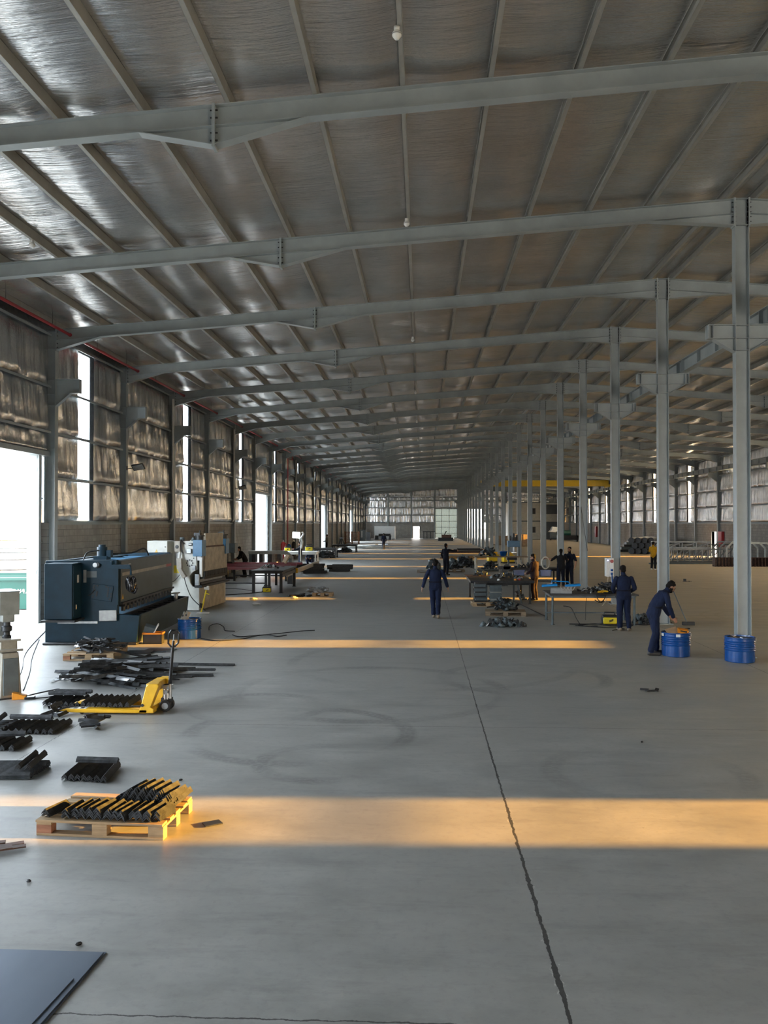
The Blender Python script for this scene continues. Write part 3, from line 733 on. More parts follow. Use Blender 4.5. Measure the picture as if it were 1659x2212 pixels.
for k in range(15):
    b = MB(); y = .45+k*.33; b.cyl((-.48, y, .93), (-.48, y, .76), .055, 12); b.box((-.48, y, .90), (.14, .16, .06)); b.build('clamp_foot', 'dark_steel', t)
b = MB(); b.bb(-.46, .0, .16, 5.15, .56, .60); b.bb(-.5, -.44, .16, 5.15, .60, .68)
for k in range(9): b.bb(-.42, -.02, .5+k*.52, .56+k*.52, .6, .635)
b.build('table_bed', 'dark_steel', t)
b = MB(); b.prism([(-.01, .70), (.05, .70), (-.02, .02), (-.10, .02)], 'y', .16, 5.15); b.build('front_apron', 'blue_ram', t, .008)
b = MB(); b.cyl((-.2, 4.7, .6), (-.2, 4.7, .85), .06, 14); b.bb(-.3, -.12, 4.5, 4.9, .82, .85); b.build('side_stop', 'zinc', t)
b = MB(); b.tube([(-.60, -.06, 2.0), (-.60, -.06, 1.86), (-.15, -.06, 1.86), (-.14, -.06, 1.66)], .03, 8); b.bar((-.62, -.06, 1.86), (-.16, -.06, 1.86), .07, .1); b.bar((-.475, -.03, 1.86), (-.475, -.03, .95), .05, .04)
arm = b.build('pendant_arm', 'blue_machine', t)
b = MB()
for k in range(9):
    a = k*.7; b.ball((-.14+.06*math.cos(a), -.06+.05*math.sin(a), 1.44+.05*math.sin(a*2.1)), (.08, .07, .15), 10)
for k in range(5): b.tube(curve_pts([(-.24+.05*k, -.13, 1.6), (-.22+.04*k, -.16, 1.45), (-.18+.04*k, -.14, 1.3)]), .006, 5)
b.tube(curve_pts([(-.2, -.1, 1.32), (-.05, -.1, 1.24), (.0, -.08, 1.36)]), .03, 8)
b.build('wrapped_pendant', 'black_gloss', arm)
b = MB(); b.cyl((-1.4, 1.7, 1.95), (-1.4, 1.7, 2.28), .13, 16); b.box((-1.4, 1.7, 2.0), (.34, .34, .1)); b.cyl((-1.4, 1.7, 2.28), (-1.4, 1.7, 2.34), .09, 14); b.bb(-1.26, -1.15, 1.6, 1.8, 2.02, 2.2); b.build('hydraulic_motor', 'blue_machine', t)
b = MB(); b.tube(curve_pts([(-1.4, 1.6, 2.2), (-1.7, 1.5, 2.15), (-1.75, 1.3, 1.95)]), .02, 8); b.build('hydraulic_hose', 'black', t); b = MB(); b.tube(curve_pts([(-1.3, 1.8, 2.1), (-.9, 2.6, 2.1), (-.7, 3.1, 2.2), (-.65, 3.4, 1.98)]), .022, 8); b.build('hydraulic_hose', 'black', t); b = MB(); b.tube(curve_pts([(-1.2, .6, 1.94), (-1.0, .1, 1.96), (-.9, -.05, 1.9), (-.95, -.03, 1.84)]), .025, 8); b.build('hydraulic_hose', 'black', t)
b = MB(); b.cyl((-1.0, -.02, 1.90), (-1.0, -.06, 1.90), .055, 16); b.build('pressure_gauge', 'zinc', t)

# ---- cream press brake behind it
t = thing('press_brake', 'cream press brake with blue cylinders behind the petrol blue shear', 'machine', (-7.36, 27.5, 0), -.069)
side_p = [(-1.3, 0.02), (-1.3, 2.28), (-.12, 2.32), (-.08, 1.36), (-.22, 1.28), (-.33, 1.15), (-.30, .92), (-.22, .8), (0, .76), (0, .02)]
MB().prism(side_p, 'y', 0, .1).build('side_frame', 'white_machine', t, .01)
MB().prism(side_p, 'y', 2.8, 2.9).build('side_frame', 'white_machine', t, .01)
MB().bb(-1.3, -.9, .1, 2.8, .1, 2.2).build('rear_body', 'white_machine', t)
c = MB().bb(-1.62, -.93, -.42, .2, .9, 2.32).build('electrical_cabinet', 'white_machine', t, .015)
MB().prism([(-1.36, 1.93), (-1.24, 1.93), (-1.30, 2.04)], 'y', -.425, -.42).build('warning_sign', 'yellow', c)
MB().cyl((-1.0, -.42, 2.12), (-1.0, -.44, 2.12), .02, 10).build('lock', 'dark_steel', c)
c = MB().bb(-.80, -.60, -.16, 0, 1.95, 2.31).build('valve_box', 'beige_machine', t, .012)
MB().lathe([(.0, 0), (.06, 0), (.06, .012), (.04, .014), (.04, .02), (0, .02)], 18, T=Matrix.Translation((-.70, -.16, 2.12)) @ Matrix.Rotation(PI/2, 4, 'X')).build('round_badge', 'dark_steel', c)
for y in (-.06, 2.55):
    c = MB().bb(-.20, .12, y, y+.40, 1.80, 2.34).build('hydraulic_cylinder', 'sky_blue', t, .012)
    b = MB(); b.cyl((-.04, y+.2, 2.34), (-.04, y+.2, 2.46), .13, 16); b.cyl((-.04, y+.2, 2.46), (-.04, y+.2, 2.50), .17, 16); b.box((-.1, y+.2, 2.53), (.2, .2, .1)); b.cyl((-.04, y+.2, 2.5), (-.02, y+.2, 2.66), .03, 8); b.build('valve_head', 'dark_steel', c)
    MB().bb(-.1, .06, y+.1, y+.3, 1.66, 1.80).build('piston_rod', 'chrome', c)
b = MB(); b.bb(.0, .07, .40, 2.85, 1.28, 2.08); b.build('ram_plate', 'tan_machine', t, .008)
b = MB(); b.bb(-.03, .045, .55, 2.45, 2.13, 2.56); b.build('upper_plate', 'tan_machine', t, .008)
b = MB(); b.bb(-.02, .035, .5, 2.6, 2.07, 2.14); b.build('plate_gap', 'rusty', t)
b = MB(); b.bb(.03, .09, .36, 2.84, 1.16, 1.29); b.prism([(.03, 1.16), (.09, 1.16), (.06, 1.02)], 'y', .36, 2.84)
for k in range(18): b.bb(.085, .10, .40+k*.136, .46+k*.136, 1.12, 1.30)
b.build('punch_row', 'black', t)
b = MB(); b.bb(-.06, 0, .1, 2.8, .02, .76); b.build('front_apron', 'tan_machine', t, .008)
b = MB(); b.bb(-.14, .12, -.06, 3.0, .77, .85); b.bb(-.06, .04, .1, 2.8, .85, .93); b.build('die_rail', 'dark_steel', t, .006)
MB().bb(-.22, -.06, .2, 2.7, .86, 1.02).build('back_gauge', 'zinc', t)
b = MB(); b.bb(.0, .09, .02, .12, 1.12, 1.76); b.build('ram_guide', 'white', t, .008)
b = MB(); b.bb(-.14, .02, -.05, .02, .8, 1.22); b.build('hand_guard', 'zinc', t, .02)
b = MB(); b.tube([(-.62, -.12, 1.95), (-.62, -.18, 1.72)], .045, 12); arm = b.build('pendant_arm', 'white', t)
b = MB(); b.bar((-.60, -.2, 1.74), (-.58, -.22, 1.38), .17, .14); b.bar((-.58, -.22, 1.40), (-.40, -.22, 1.12), .16, .13); b.build('control_box', 'beige_machine', arm, .01)
b = MB(); b.tube(curve_pts([(-.42, -.24, 1.1), (-.32, -.26, .8), (-.15, -.26, .45), (.25, -.35, .12), (.36, -.45, .06)]), .014, 6); b.build('control_cable', 'cable', t); b = MB(); b.tube(curve_pts([(-.5, -.04, 2.2), (-.6, -.1, 2.35), (-.55, -.12, 2.0), (-.5, -.14, 1.9)]), .02, 6); b.build('control_cable', 'cable', t); b = MB(); b.tube(curve_pts([(-.62, -.1, 1.2), (-.8, -.1, 1.0), (-.95, -.05, .95)]), .01, 6); b.build('control_cable', 'cable', t)
b = MB()
for k in range(8): a = k*PI/4; b.cyl((-.32+.1*math.cos(a), 0, 1.58+.1*math.sin(a)), (-.32+.1*math.cos(a), -.02, 1.58+.1*math.sin(a)), .022, 8)
for k in range(6): b.bb(-.20, -.17, -.012, 0, 1.72+k*.1, 1.76+k*.1)
b.build('frame_bolts', 'dark_steel', t)
b = MB(); b.bb(-.4, -.25, -.1, 0, 1.9, 2.05); b.cyl((-.34, -.06, 2.2), (-.22, -.06, 2.2), .05, 12); b.bb(-.2, -.1, -.09, 0, 1.35, 1.5); b.build('switch_block', 'zinc', t, .008)
MB().bb(-.86, -.64, -.008, 0, 1.25, 1.5).build('yellow_notice', 'lemon', t)
MB().bb(-.84, -.70, -.01, 0, 1.5, 1.9).build('level_glass', 'label_grey', t)
b = MB(); b.bb(-1.25, -.3, .2, 2.4, 2.2, 2.26); b.cyl((-.8, .6, 2.26), (-.8, .6, 2.42), .08, 10); b.cyl((-.55, .9, 2.26), (-.5, .9, 2.4), .06, 10); b.build('pump_unit', 'slate', t)
# pedal stand
t = thing('pedal_stand', 'leaning yellow control stand with white top in front of the cream press brake', 'control stand', (-7.05, 26.6, 0))
MB().cyl((0, 0, .06), (.14, .1, .76), .026, 10).build('post', 'lemon', t)
MB().bar((.12, .08, .66), (.24, .08, .62), .03, .03).build('side_handle', 'lemon', t)
b = MB(); b.box((.15, .1, .80), (.16, .1, .07), R3(0, .2, .3)); b.ball((.19, .1, .85), (.05, .05, .04), 10); b.build('button_box', 'white', t, .01)
b = MB(); b.box((0, 0, .02), (.3, .2, .04)); b.box((.14, -.03, .035), (.24, .16, .05)); b.build('foot_base', 'white', t, .01)
MB().cyl((-.02, 0, .2), (0, 0, .34), .05, 10).build('cable_wrap', 'black', t)

# ---- steel drums
def drum(x, y, h, r, label, tags=(), rz=0):
    t = thing('steel_drum', label, 'drum', (x, y, 0), rz, 'blue steel drums')
    prof = [(0, 0), (r-.02, 0), (r, .012), (r, .03)]
    for k in range(5):
        z = h*.52 + k*.045 - .02; prof += [(r, z-.016), (r+.011, z), (r, z+.016)]
    prof += [(r, h-.03), (r+.012, h-.015), (r+.012, h), (r-.008, h), (r-.012, h-.02), (r-.014, .06), (0, .06)]
    MB().lathe(prof, 40).build('drum_shell', 'drum_blue', t, 0, 30)
    MB().lathe([(r-.016, h-.03), (r-.016, .07), (0, .07)], 32).build('drum_inside', 'drum_in', t)
    for a in tags:
        b = MB(); p = Vector((math.cos(a), math.sin(a), 0))*(r+.014); b.box((p.x, p.y, h-.05), (.006, .09, .06), a); b.build('rim_label', 'paper', t)
    return t
drum(-5.86, 21.0, .50, .285, 'blue steel drum at the corner of the petrol blue shear')
drum(5.55, 18.74, .52, .30, 'blue open drum the bending man reaches into', (-2.9, -.2, -1.7))
drum(6.66, 18.02, .52, .30, 'blue open drum at the foot of the nearest grey column', (-.3,))
for i, (x, y, z, a) in enumerate(((-6.0, 20.95, .55, .5), (-5.9, 20.9, .57, .7))):
    b = MB(); b.box((0, 0, 0), (.07, .13, .24), R3(.2, .4-.1*i, a))
    o = b.build('steel_bracket', 'beige_machine', loc=(x, y, z)); tag(o, 'pale drilled block standing in the drum by the shear', 'metal offcut', 'offcuts in the left drum')
    b = MB(); b.cyl((0, -.07, .03), (0, -.075, .03), .025, 10); b.build('drilled_hole', 'black', o)
def flat_in(x, y, z, d, rot, m, label, cat, nm, group=None):
    o = MB().box((0, 0, 0), d, rot).build(nm, m, loc=(x, y, z)); return tag(o, label, cat, group)
flat_in(5.47, 18.68, .53, (.26, .2, .03), R3(.7, -.2, .3), 'card', 'brown card sheet poking out of the drum beside the bending man', 'cardboard', 'cardboard_sheet')
o = flat_in(5.68, 18.66, .55, (.22, .12, .08), R3(.25, .15, -.1), 'orange', 'orange printed box on top of the drum beside the bending man', 'box', 'product_box')
MB().box((0, -.063, -.005), (.14, .004, .03), R3(.25, .15, -.1)).build('print_band', 'black', o)
flat_in(5.75, 18.85, .56, (.3, .05, .02), R3(.1, -.1, .3), 'dark_steel', 'dark steel offcut leaning in the drum beside the bending man', 'metal offcut', 'steel_offcut')
for i, (x, y, a, m) in enumerate(((6.58, 18.0, .3, 'rusty'), (6.7, 17.98, -.4, 'dark_steel'), (6.78, 18.08, .9, 'zinc'), (6.63, 18.12, 1.8, 'card'))):
    flat_in(x, y, .44+.015*i, (.30, .10, .012), R3(.35, .15*(-1)**i, a), m, ['rust brown offcut', 'black steel offcut', 'grey metal offcut', 'brown card offcut'][i]+' in the drum at the foot of the nearest column', 'metal offcut', 'steel_offcut')

# ---- crate beside the shear
t = thing('parts_crate', 'black plastic crate with orange rim in front of the shear trough', 'crate', (-6.48, 20.08, 0), .1)
b = MB(); b.bb(-.22, .22, -.15, -.135, 0, .24); b.bb(-.22, .22, .135, .15, 0, .24); b.bb(-.22, -.205, -.15, .15, 0, .24); b.bb(.205, .22, -.15, .15, 0, .24); b.bb(-.22, .22, -.15, .15, 0, .015); b.build('crate_body', 'black', t)
b = MB(); b.bb(-.24, .24, -.17, -.135, .23, .27); b.bb(-.24, .24, .135, .17, .23, .27); b.bb(-.24, -.2, -.17, .17, .23, .27); b.bb(.2, .24, -.17, .17, .23, .27); b.build('crate_rim', 'orange', t)
flat_in(-6.42, 20.08, .36, (.02, .13, .24), R3(.2, .5, .4), 'paper', 'white triangular offcut sticking up from the orange rimmed crate', 'metal offcut', 'sheet_offcut')
flat_in(-6.58, 20.1, .34, (.25, .18, .16), R3(.3, .3, .2), 'slate', 'dark cloth bundle stuffed in the orange rimmed crate', 'rag', 'rag_bundle')
# flat dark sheets on the floor by the crate
for i, (x, y, a) in enumerate(((-6.15, 18.75, .25), (-5.95, 18.9, -.1), (-6.3, 18.55, .05))):
    flat_in(x, y, .008+.012*i, (.75-.1*i, .38, .01), R3(0, 0, a), 'dark_steel', 'thin dark steel sheet lying on the floor beside the scrap pallet', 'metal sheet', 'steel_sheet', 'loose sheets by the scrap pallet')
# ---- cables on the floor
def cable(pts, r, label, m='cable', cat='cable', nm='floor_cable'):
    return tag(MB().tube(curve_pts(pts, 8), r, 6).build(nm, m), label, cat)
cable([(-5.55, 20.9, .012), (-5.0, 20.5, .012), (-4.5, 20.85, .012), (-4.2, 21.4, .02), (-3.6, 22.0, .02), (-3.2, 22.3, .03), (-2.9, 22.6, .012)], .012, 'black cable trailing over the floor from the left drum')
cable([(-4.9, 21.6, .012), (-4.6, 21.2, .02), (-4.0, 21.5, .03), (-3.7, 21.35, .012), (-3.5, 21.6, .012)], .014, 'second black cable tangled beside the left drum')
cable([(-5.75, 22.5, .012), (-5.7, 22.4, .14), (-5.5, 22.4, .2), (-5.35, 22.5, .1), (-5.3, 22.45, .012), (-5.0, 22.3, .012)], .01, 'looped thin cable standing up behind the left drum')
cable([(-6.9, 14.3, .012), (-7.6, 16.0, .012), (-8.4, 17.8, .012), (-9.5, 20.5, .012)], .011, 'thin cable running from the punching machine toward the doorway')
cable([(-7.1, 14.4, .012), (-7.9, 16.3, .012), (-8.9, 18.6, .012), (-10.2, 22.5, .012)], .011, 'second thin cable running from the punching machine to the doorway')
cable([(-6.6, 13.75, .02), (-6.35, 14.05, .05), (-6.15, 14.05, .08), (-6.15, 13.75, .02), (-6.5, 13.55, .02)], .012, 'short curled cable of the orange foot pedal')

# ---- punching machine at the picture edge
t = thing('punching_machine', 'grey and beige punching machine on a tapered base near the doorway', 'machine', (-7.02, 13.92, 0), .69)
b = MB(); b.box((0, 0, .38), (.34, .74, .74), None, 0, (.78, .86)); o = b.build('tapered_base', 'beige_machine', t, .012)
MB().box((-.0, -.345, .36), (.24, .05, .60), R3(-.07, 0, 0)).build('front_panel', 'slate', o, .006)
MB().box((0, 0, .012), (.42, .82, .024)).build('foot_plate', 'dark_steel', t)
b = MB(); b.box((0, 0, .785), (.40, .66, .04)); b.box((0, .02, .86), (.26, .5, .14)); b.box((0, 0, .95), (.34, .6, .035)); b.build('work_table', 'beige_machine', t, .008)
b = MB(); b.lathe([(.07, .965), (.075, 1.0), (.055, 1.02), (.055, 1.07), (.085, 1.09), (.085, 1.16), (.06, 1.18), (.06, 1.24)], 20, (0, -.05, 0)); b.build('punch_tool', 'dark_steel', t)
b = MB(); b.box((0, -.02, 1.31), (.2, .3, .14)); b.build('spindle_housing', 'grey_machine', t, .02)
b = MB(); b.box((0, .05, 1.56), (.30, .62, .38)); o = b.build('press_head', 'beige_machine', t, .02)
MB().bb(-.151, .151, -.262, -.258, 1.37, 1.75).build('head_cover', 'grey_machine', o)
MB().bb(-.16, .16, -.27, .37, 1.75, 1.765).build('head_lid', 'slate', o)
b = MB(); b.bb(-.15, .15, .36, .6, .74, 1.75); b.build('rear_column', 'grey_machine', t, .01)
t = thing('foot_pedal', 'orange foot pedal on the floor beside the punching machine', 'foot pedal', (-6.62, 13.62, 0), .3)
b = MB(); b.prism([(-.12, .0), (.10, 0), (.10, .06), (-.12, .12)], 'y', -.07, .07); b.build('pedal_guard', 'orange', t, .01)
MB().box((.15, -.02, .02), (.16, .12, .04)).build('treadle', 'dark_steel', t, .008)

# ---- angle irons
def angle_mesh(Ln, leg, th, holes=False, name='angle', m='angle_cut'):
    s = math.sqrt(.5); b = MB(); q = th/s
    poly = [(-leg*s, -leg*s), (0, 0), (leg*s, -leg*s), (leg*s-th*s, -leg*s-th*s), (0, -q), (-leg*s+th*s, -leg*s-th*s)]
    b.prism(poly, 'y', -Ln/2, Ln/2)
    if holes:
        for sg in (-1, 1):
            for yy in (-Ln/2+.035, -Ln/2+.085, Ln/2-.04):
                c = Vector((sg*leg*s*.5, yy, -leg*s*.5)); nrm = Vector((sg*s, 0, s))
                b.cyl(c+nrm*-.0012-nrm*th*1.0, c+nrm*.0008, leg*.12, 8, 1, False)
    return b.mesh(name, [m, 'black'])
def nest(me, x, y, z, rz, n, leg, step, label, group, cat='steel angle', jit=.006, name='steel_angle', lean=(0, 0), tilt=0, curl=0):
    """n nested angles, the lowest resting on z"""
    s = math.sqrt(.5)
    for k in range(n):
        o = inst(name, me, (0, 0, 0)); u = k/max(1, n-1)
        dx, dy = lean[0]*u*u, lean[1]*u
        j = random.uniform(-jit, jit)
        o.location = (x + math.cos(rz)*dx - math.sin(rz)*(dy+j), y + math.sin(rz)*dx + math.cos(rz)*(dy+j), z + leg*s + .006 + step*k)
        o.rotation_euler = (0, tilt+curl*u, rz+random.uniform(-.02, .02))
        tag(o, label, cat, group)
aL = angle_mesh(.62, .046, .006); aM = angle_mesh(.50, .046, .006); aS = angle_mesh(.26, .055, .006)
aH = angle_mesh(.29, .058, .0055, True)
ST = .0095
def row(me, p0, p1, n, rz, per, label, group, z=0, drop=None):
    for i in range(n):
        u = i/max(1, n-1); x = p0[0]+(p1[0]-p0[0])*u; y = p0[1]+(p1[1]-p0[1])*u
        nest(me, x, y+random.uniform(-.02, .02), z, rz+random.uniform(-.03, .03), per+random.choice((0, 0, -1)), .052, ST, label(i), group)
def side_lab(i, n): return '%s stack from left' % ORD[i]
# bundle in front of the bracket pallet
row(aL, (-4.04, 9.64), (-3.58, 9.58), 7, .08, 6, lambda i: 'short black angle iron, %s, bundle behind the bracket pallet' % side_lab(i, 7), 'angle bundle behind the bracket pallet')
nest(aM, -3.80, 9.72, .095, PI/2-.06, 4, .052, ST, 'short black angle iron laid crosswise on the bundle behind the bracket pallet', 'crosswise angles behind the bracket pallet')
# bundle at the left edge behind the pallet: pieces across
for i in range(6):
    nest(aL, -4.74, 9.36+i*.095, 0, PI/2+.05, 5, .052, ST, 'black angle iron lying crosswise, %s stack from the front at the left edge' % ORD[i], 'crosswise angle bundle at the left edge')
for i in range(2):
    nest(aL, -4.62+i*.11, 9.68, .098, .12, 4, .052, ST, ['black angle iron on the crosswise bundle, left of the two upper stacks', 'black angle iron on the crosswise bundle, right of the two upper stacks'][i], 'upper angles on the crosswise bundle')
# bundle beyond the pallet truck forks
row(aL, (-6.02, 13.42), (-5.48, 13.38), 7, .1, 5, lambda i: 'black angle iron, %s, bundle beside the fork tips' % side_lab(i, 7), 'angle bundle beside the fork tips')
nest(aL, -5.78, 13.52, .092, PI/2, 4, .052, ST, 'black angle iron, front crosswise stack on the bundle beside the fork tips', 'crosswise angles beside the fork tips')
nest(aL, -5.74, 13.66, .092, PI/2-.04, 4, .052, ST, 'black angle iron, rear crosswise stack on the bundle beside the fork tips', 'crosswise angles beside the fork tips')
# load on the pallet truck
row(aL, (-5.2, 12.98), (-4.50, 12.94), 9, .02, 6, lambda i: 'black angle iron, %s, on the yellow pallet truck' % side_lab(i, 9), 'angles carried by the pallet truck', .088)
# long bundle at the joint
row(aL, (-5.86, 11.62), (-5.08, 11.66), 9, -.02, 6, lambda i: 'black angle iron, %s, bundle nearer than the fork tips' % side_lab(i, 9), 'angle bundle nearer than the fork tips')
nest(aL, -5.56, 11.78, .105, PI/2-.05, 4, .052, ST, 'grey black angle iron laid crosswise on the bundle nearer than the fork tips', 'crosswise angles nearer than the fork tips')
# two bundles cut by the picture edge
row(aM, (-5.56, 10.78), (-5.20, 10.74), 4, -.05, 6, lambda i: 'black angle iron with shiny cut ends, %s, at the left edge' % side_lab(i, 4), 'shiny ended angle bundle at the left edge')
nest(aL, -5.50, 10.80, .11, PI/2+.12, 4, .052, ST, 'black angle iron laid over the shiny ended bundle at the left edge', 'angles over the shiny ended bundle')
for i in range(5):
    nest(aM, -6.0, 11.35+i*.11, 0, PI/2+.1, 6, .052, ST, 'black angle iron, %s stack from the front, beside the shorter crosswise bundle' % ORD[i], 'far crosswise angle bundle at the left edge')
nest(aM, -5.98, 11.7, .105, .2, 4, .052, ST, 'black angle iron standing on the far crosswise bundle at the left edge', 'angles on the far crosswise bundle')
def jumble(cx, cy, sx_, sy_, n, me, label, group, h=.14, name='steel_angle', cat='steel angle', z=0, ang=PI):
    for k in range(n):
        u = k/n; x = cx+random.uniform(-1, 1)*sx_*(1-.6*u); y = cy+random.uniform(-1, 1)*sy_*(1-.6*u)
        o = inst(name, random.choice(me) if isinstance(me, list) else me, (x, y, z+.045+h*u), (random.uniform(-.2, .2), random.uniform(-.5, .5), random.uniform(-ang, ang)))
        tag(o, label, cat, group)
jumble(-4.66, 11.86, .17, .2, 9, aS, 'short black angle offcut in the little heap before the pallet truck', 'little angle heap before the pallet truck', .16)
jumble(-5.52, 12.55, .14, .16, 8, aS, 'short black angle offcut in the little heap at the fork tips', 'little angle heap at the fork tips', .15)

# ---- pallets
def pallet(x, y, rz, label, w=1.2, d=.8, mats=('pallet', 'pallet_red'), tops=5, name='wooden_pallet'):
    t = thing(name, label, 'pallet', (x, y, 0), rz, 'wooden pallets')
    bl = .1; h = .144
    ys = [-d/2+bl/2, 0, d/2-bl/2]; xs = [-w/2+.0725, 0, w/2-.0725]
    for yy in ys:
        MB().bb(-w/2, w/2, yy-.05, yy+.05, 0, .022).build('bottom_board', mats[0], t, .003)
        for i, xx in enumerate(xs): MB().box((xx, yy, .061), (.145, .1, .078)).build('block', mats[1] if i == 0 and yy < 0 else mats[0], t, .003)
    for xx in xs: MB().box((xx, 0, .111), (.145, d, .022)).build('cross_board', mats[0], t, .003)
    for k in range(tops):
        yy = -d/2+.06+(d-.12)*k/(tops-1); MB().box((random.uniform(-.01, .01), yy, .133), (w, .12 if k % 2 == 0 else .1, .022)).build('top_board', mats[0], t, .003)
    return t
PX, PY, PR = -2.95, 8.06, -.06
pallet(PX, PY, PR, 'sunlit wooden pallet stacked with drilled brackets, nearest the camera', 1.22, .8, ('pallet', 'pallet_red'))
def onp(u, v): return PX+math.cos(PR)*u-math.sin(PR)*v, PY+math.sin(PR)*u+math.cos(PR)*v
def pnest(u, v, n, label, rz=0, **k):
    x, y = onp(u, v); nest(aH, x, y, .147, PR+rz, n, .058, .0092, label, 'drilled brackets on the sunlit pallet', 'bracket', .012, 'angle_bracket', **k)
pnest(-.52, -.19, 5, 'drilled black bracket in the small stack alone at the left end of the pallet', -.25)
for i in range(12):
    pnest(-.33+i*.0795, -.22+random.uniform(-.015, .015), random.choice((7, 8, 9, 8)), 'drilled black bracket, %s stack from the left in the front row on the pallet' % ORD[i], -.12+random.uniform(-.06, .06), lean=(random.uniform(-.01, .015), 0), tilt=random.uniform(-.05, .12))
for i in range(7):
    pnest(-.02+i*.083, .12-.012*i, [9, 15, 17, 18, 17, 16, 13][i], 'drilled black bracket, %s stack from the left in the tall rear row on the pallet' % ORD[i], -.2, lean=(.05, .11), tilt=.0, curl=.22)
for i in range(3):
    pnest(.46+i*.03, .02+i*.09, 9-i, 'drilled bracket with lit face, %s stack at the right end of the rear row' % ORD[i], -.15, lean=(.04, .05), tilt=.25)
flat_in(-2.02, 8.05, .012, (.17, .11, .012), R3(0, 0, .6), 'dark_steel', 'small dark plate on the floor at the right of the sunlit pallet', 'metal plate', 'steel_plate')
flat_in(*onp(.60, .0), .10, (.02, .06, .12), R3(0, 0, PR), 'zinc', 'bent tin strap nailed to the sunlit pallet corner', 'strap', 'tin_strap') if False else None
for i, (x, y, a) in enumerate(((-3.84, 7.36, .5), (-3.78, 7.27, .45), (-3.86, 7.18, .55), (-3.98, 7.3, .4))):
    flat_in(x, y, .012+.012*i, (.55, .07, .012), R3(0, 0, a), 'rusty', 'rust brown flat bar in the small stack at the left picture edge', 'flat bar', 'flat_bar', 'rusty flat bars at the left edge')
# ---- pallet 2 with short cut angles
pallet(-7.1, 18.08, .1, 'wooden pallet of short black angle offcuts below the blue shear', 1.05, 1.2)
sM = [angle_mesh(l, .045, .006) for l in (.22, .30, .36)]
for k in range(90):
    u = k/90; r_ = (1-.5*u); x, y = random.uniform(-.52, .52)*r_, random.uniform(-.55, .55)*r_
    o = inst('angle_offcut', random.choice(sM), (-7.1+x*.995-y*.1, 18.08+x*.1+y, .18+.2*u), (random.uniform(-.25, .25), random.uniform(-.7, .7), random.uniform(-PI, PI)))
    tag(o, 'short black angle offcut in the heap on the pallet below the blue shear', 'steel offcut', 'angle offcuts on the pallet below the shear')
# ---- long angles in the loose heap
lM = [angle_mesh(l, .06, .006) for l in (.9, 1.2, 1.5)]
for k in range(62):
    u = k/62; r_ = 1-.72*u
    x = -5.45+random.uniform(-1, 1)*.75*r_; y = 15.35+random.uniform(-1, 1)*.75*r_
    o = inst('long_angle', random.choice(lM), (x, y, .05+.36*u), (random.uniform(-.12, .12), random.uniform(-.6, .6), PI/2+random.gauss(0, .5)))
    tag(o, 'long black steel angle in the loose heap behind the pallet truck', 'steel angle', 'long angles in the loose heap')
for x, y, z, rz, ry, rx, l, lab in ((-4.55, 17.0, .05, PI/2-.05, 0, 0, 2, 'long black angle lying apart at the far side of the loose heap'), (-4.55, 15.75, .05, PI/2+.1, .2, 0, 1, 'long black angle sticking out of the loose heap beyond the truck handle'),
        (-4.6, 16.15, .09, PI/2+.02, 0, 0, 1, 'long black angle pointing right from the middle of the loose heap'), (-6.35, 16.0, .06, PI/2-.03, 0, 0, 2, 'long black angle pointing left from the loose heap toward the doorway'),
        (-5.95, 16.5, .36, PI/2+.55, .1, .28, 1, 'black angle propped up steeply at the left of the loose heap'), (-5.1, 14.75, .05, PI/2-.25, 0, 0, 2, 'long black angle lying along the near edge of the loose heap')):
    tag(inst('long_angle', lM[l], (x, y, z), (rx, ry, rz)), lab, 'steel angle')
for k in range(36):
    u = k/36; o = inst('flat_offcut', lM[0], (0, 0, 0)); bpy.data.objects.remove(o)
    o = MB().box((0, 0, 0), (random.uniform(.1, .28), random.uniform(.03, .05), .006)).build('flat_offcut', 'zinc', loc=(-6.45+random.uniform(-.42, .42)*(1-.4*u), 15.3+random.uniform(-.32, .32)*(1-.4*u), .012+.07*u))
    o.rotation_euler = (random.uniform(-.2, .2), random.uniform(-.2, .2), random.uniform(-PI, PI))
    tag(o, 'shiny flat steel offcut in the small bright heap left of the long angles', 'steel offcut', 'shiny flat offcuts')

# ---- yellow pallet truck
t = thing('pallet_truck', 'yellow hand pallet truck carrying black angle irons', 'pallet truck', (-4.05, 12.9, 0))
for y in (-.27, .27):
    b = MB(); b.prism([(-1.46, .055), (-1.36, .085), (-.1, .085), (-.1, .03), (-1.25, .03), (-1.36, .045)], 'y', y-.08, y+.08)
    f = b.build('fork', 'yellow', t, .008)
    MB().box((-1.18, y, .0865), (.26, .11, .002)).build('worn_patch', 'paper', f)
    b = MB()
    for xx in (-1.22, -1.12): b.box((xx, y, .088), (.06, .08, .002))
    b.build('dark_mark', 'black', f)
    b = MB(); b.cyl((-1.12, y-.03, .03), (-1.12, y+.03, .03), .03, 12); b.build('load_roller', 'black', f)
b = MB()
for y in (-.35, .19): b.prism([(-.24, .03), (0, .03), (0, .10), (-.05, .12), (.08, .44), (.06, .47), (-.08, .47), (-.12, .43), (-.20, .12)], 'y', y, y+.16 if y < 0 else y+.16)
b.bb(-.14, .02, -.27, .27, .33, .46)
b.bb(-.2, -.02, -.3, .3, .05, .12)
fr = b.build('frame', 'yellow', t, .01)
for y in (-.352,): MB().cyl((-.17, y-.004, .15), (-.17, y, .15), .024, 12).build('pivot_hole', 'black', fr)
b = MB(); b.cyl((.10, 0, .18), (.10, 0, .40), .06, 14); b.cyl((.10, -.10, .30), (.10, .10, .30), .035, 12); b.box((.12, 0, .37), (.14, .12, .06)); b.cyl((.17, -.06, .2), (.17, -.06, .42), .022, 10); b.build('hydraulic_pump', 'chrome', t)
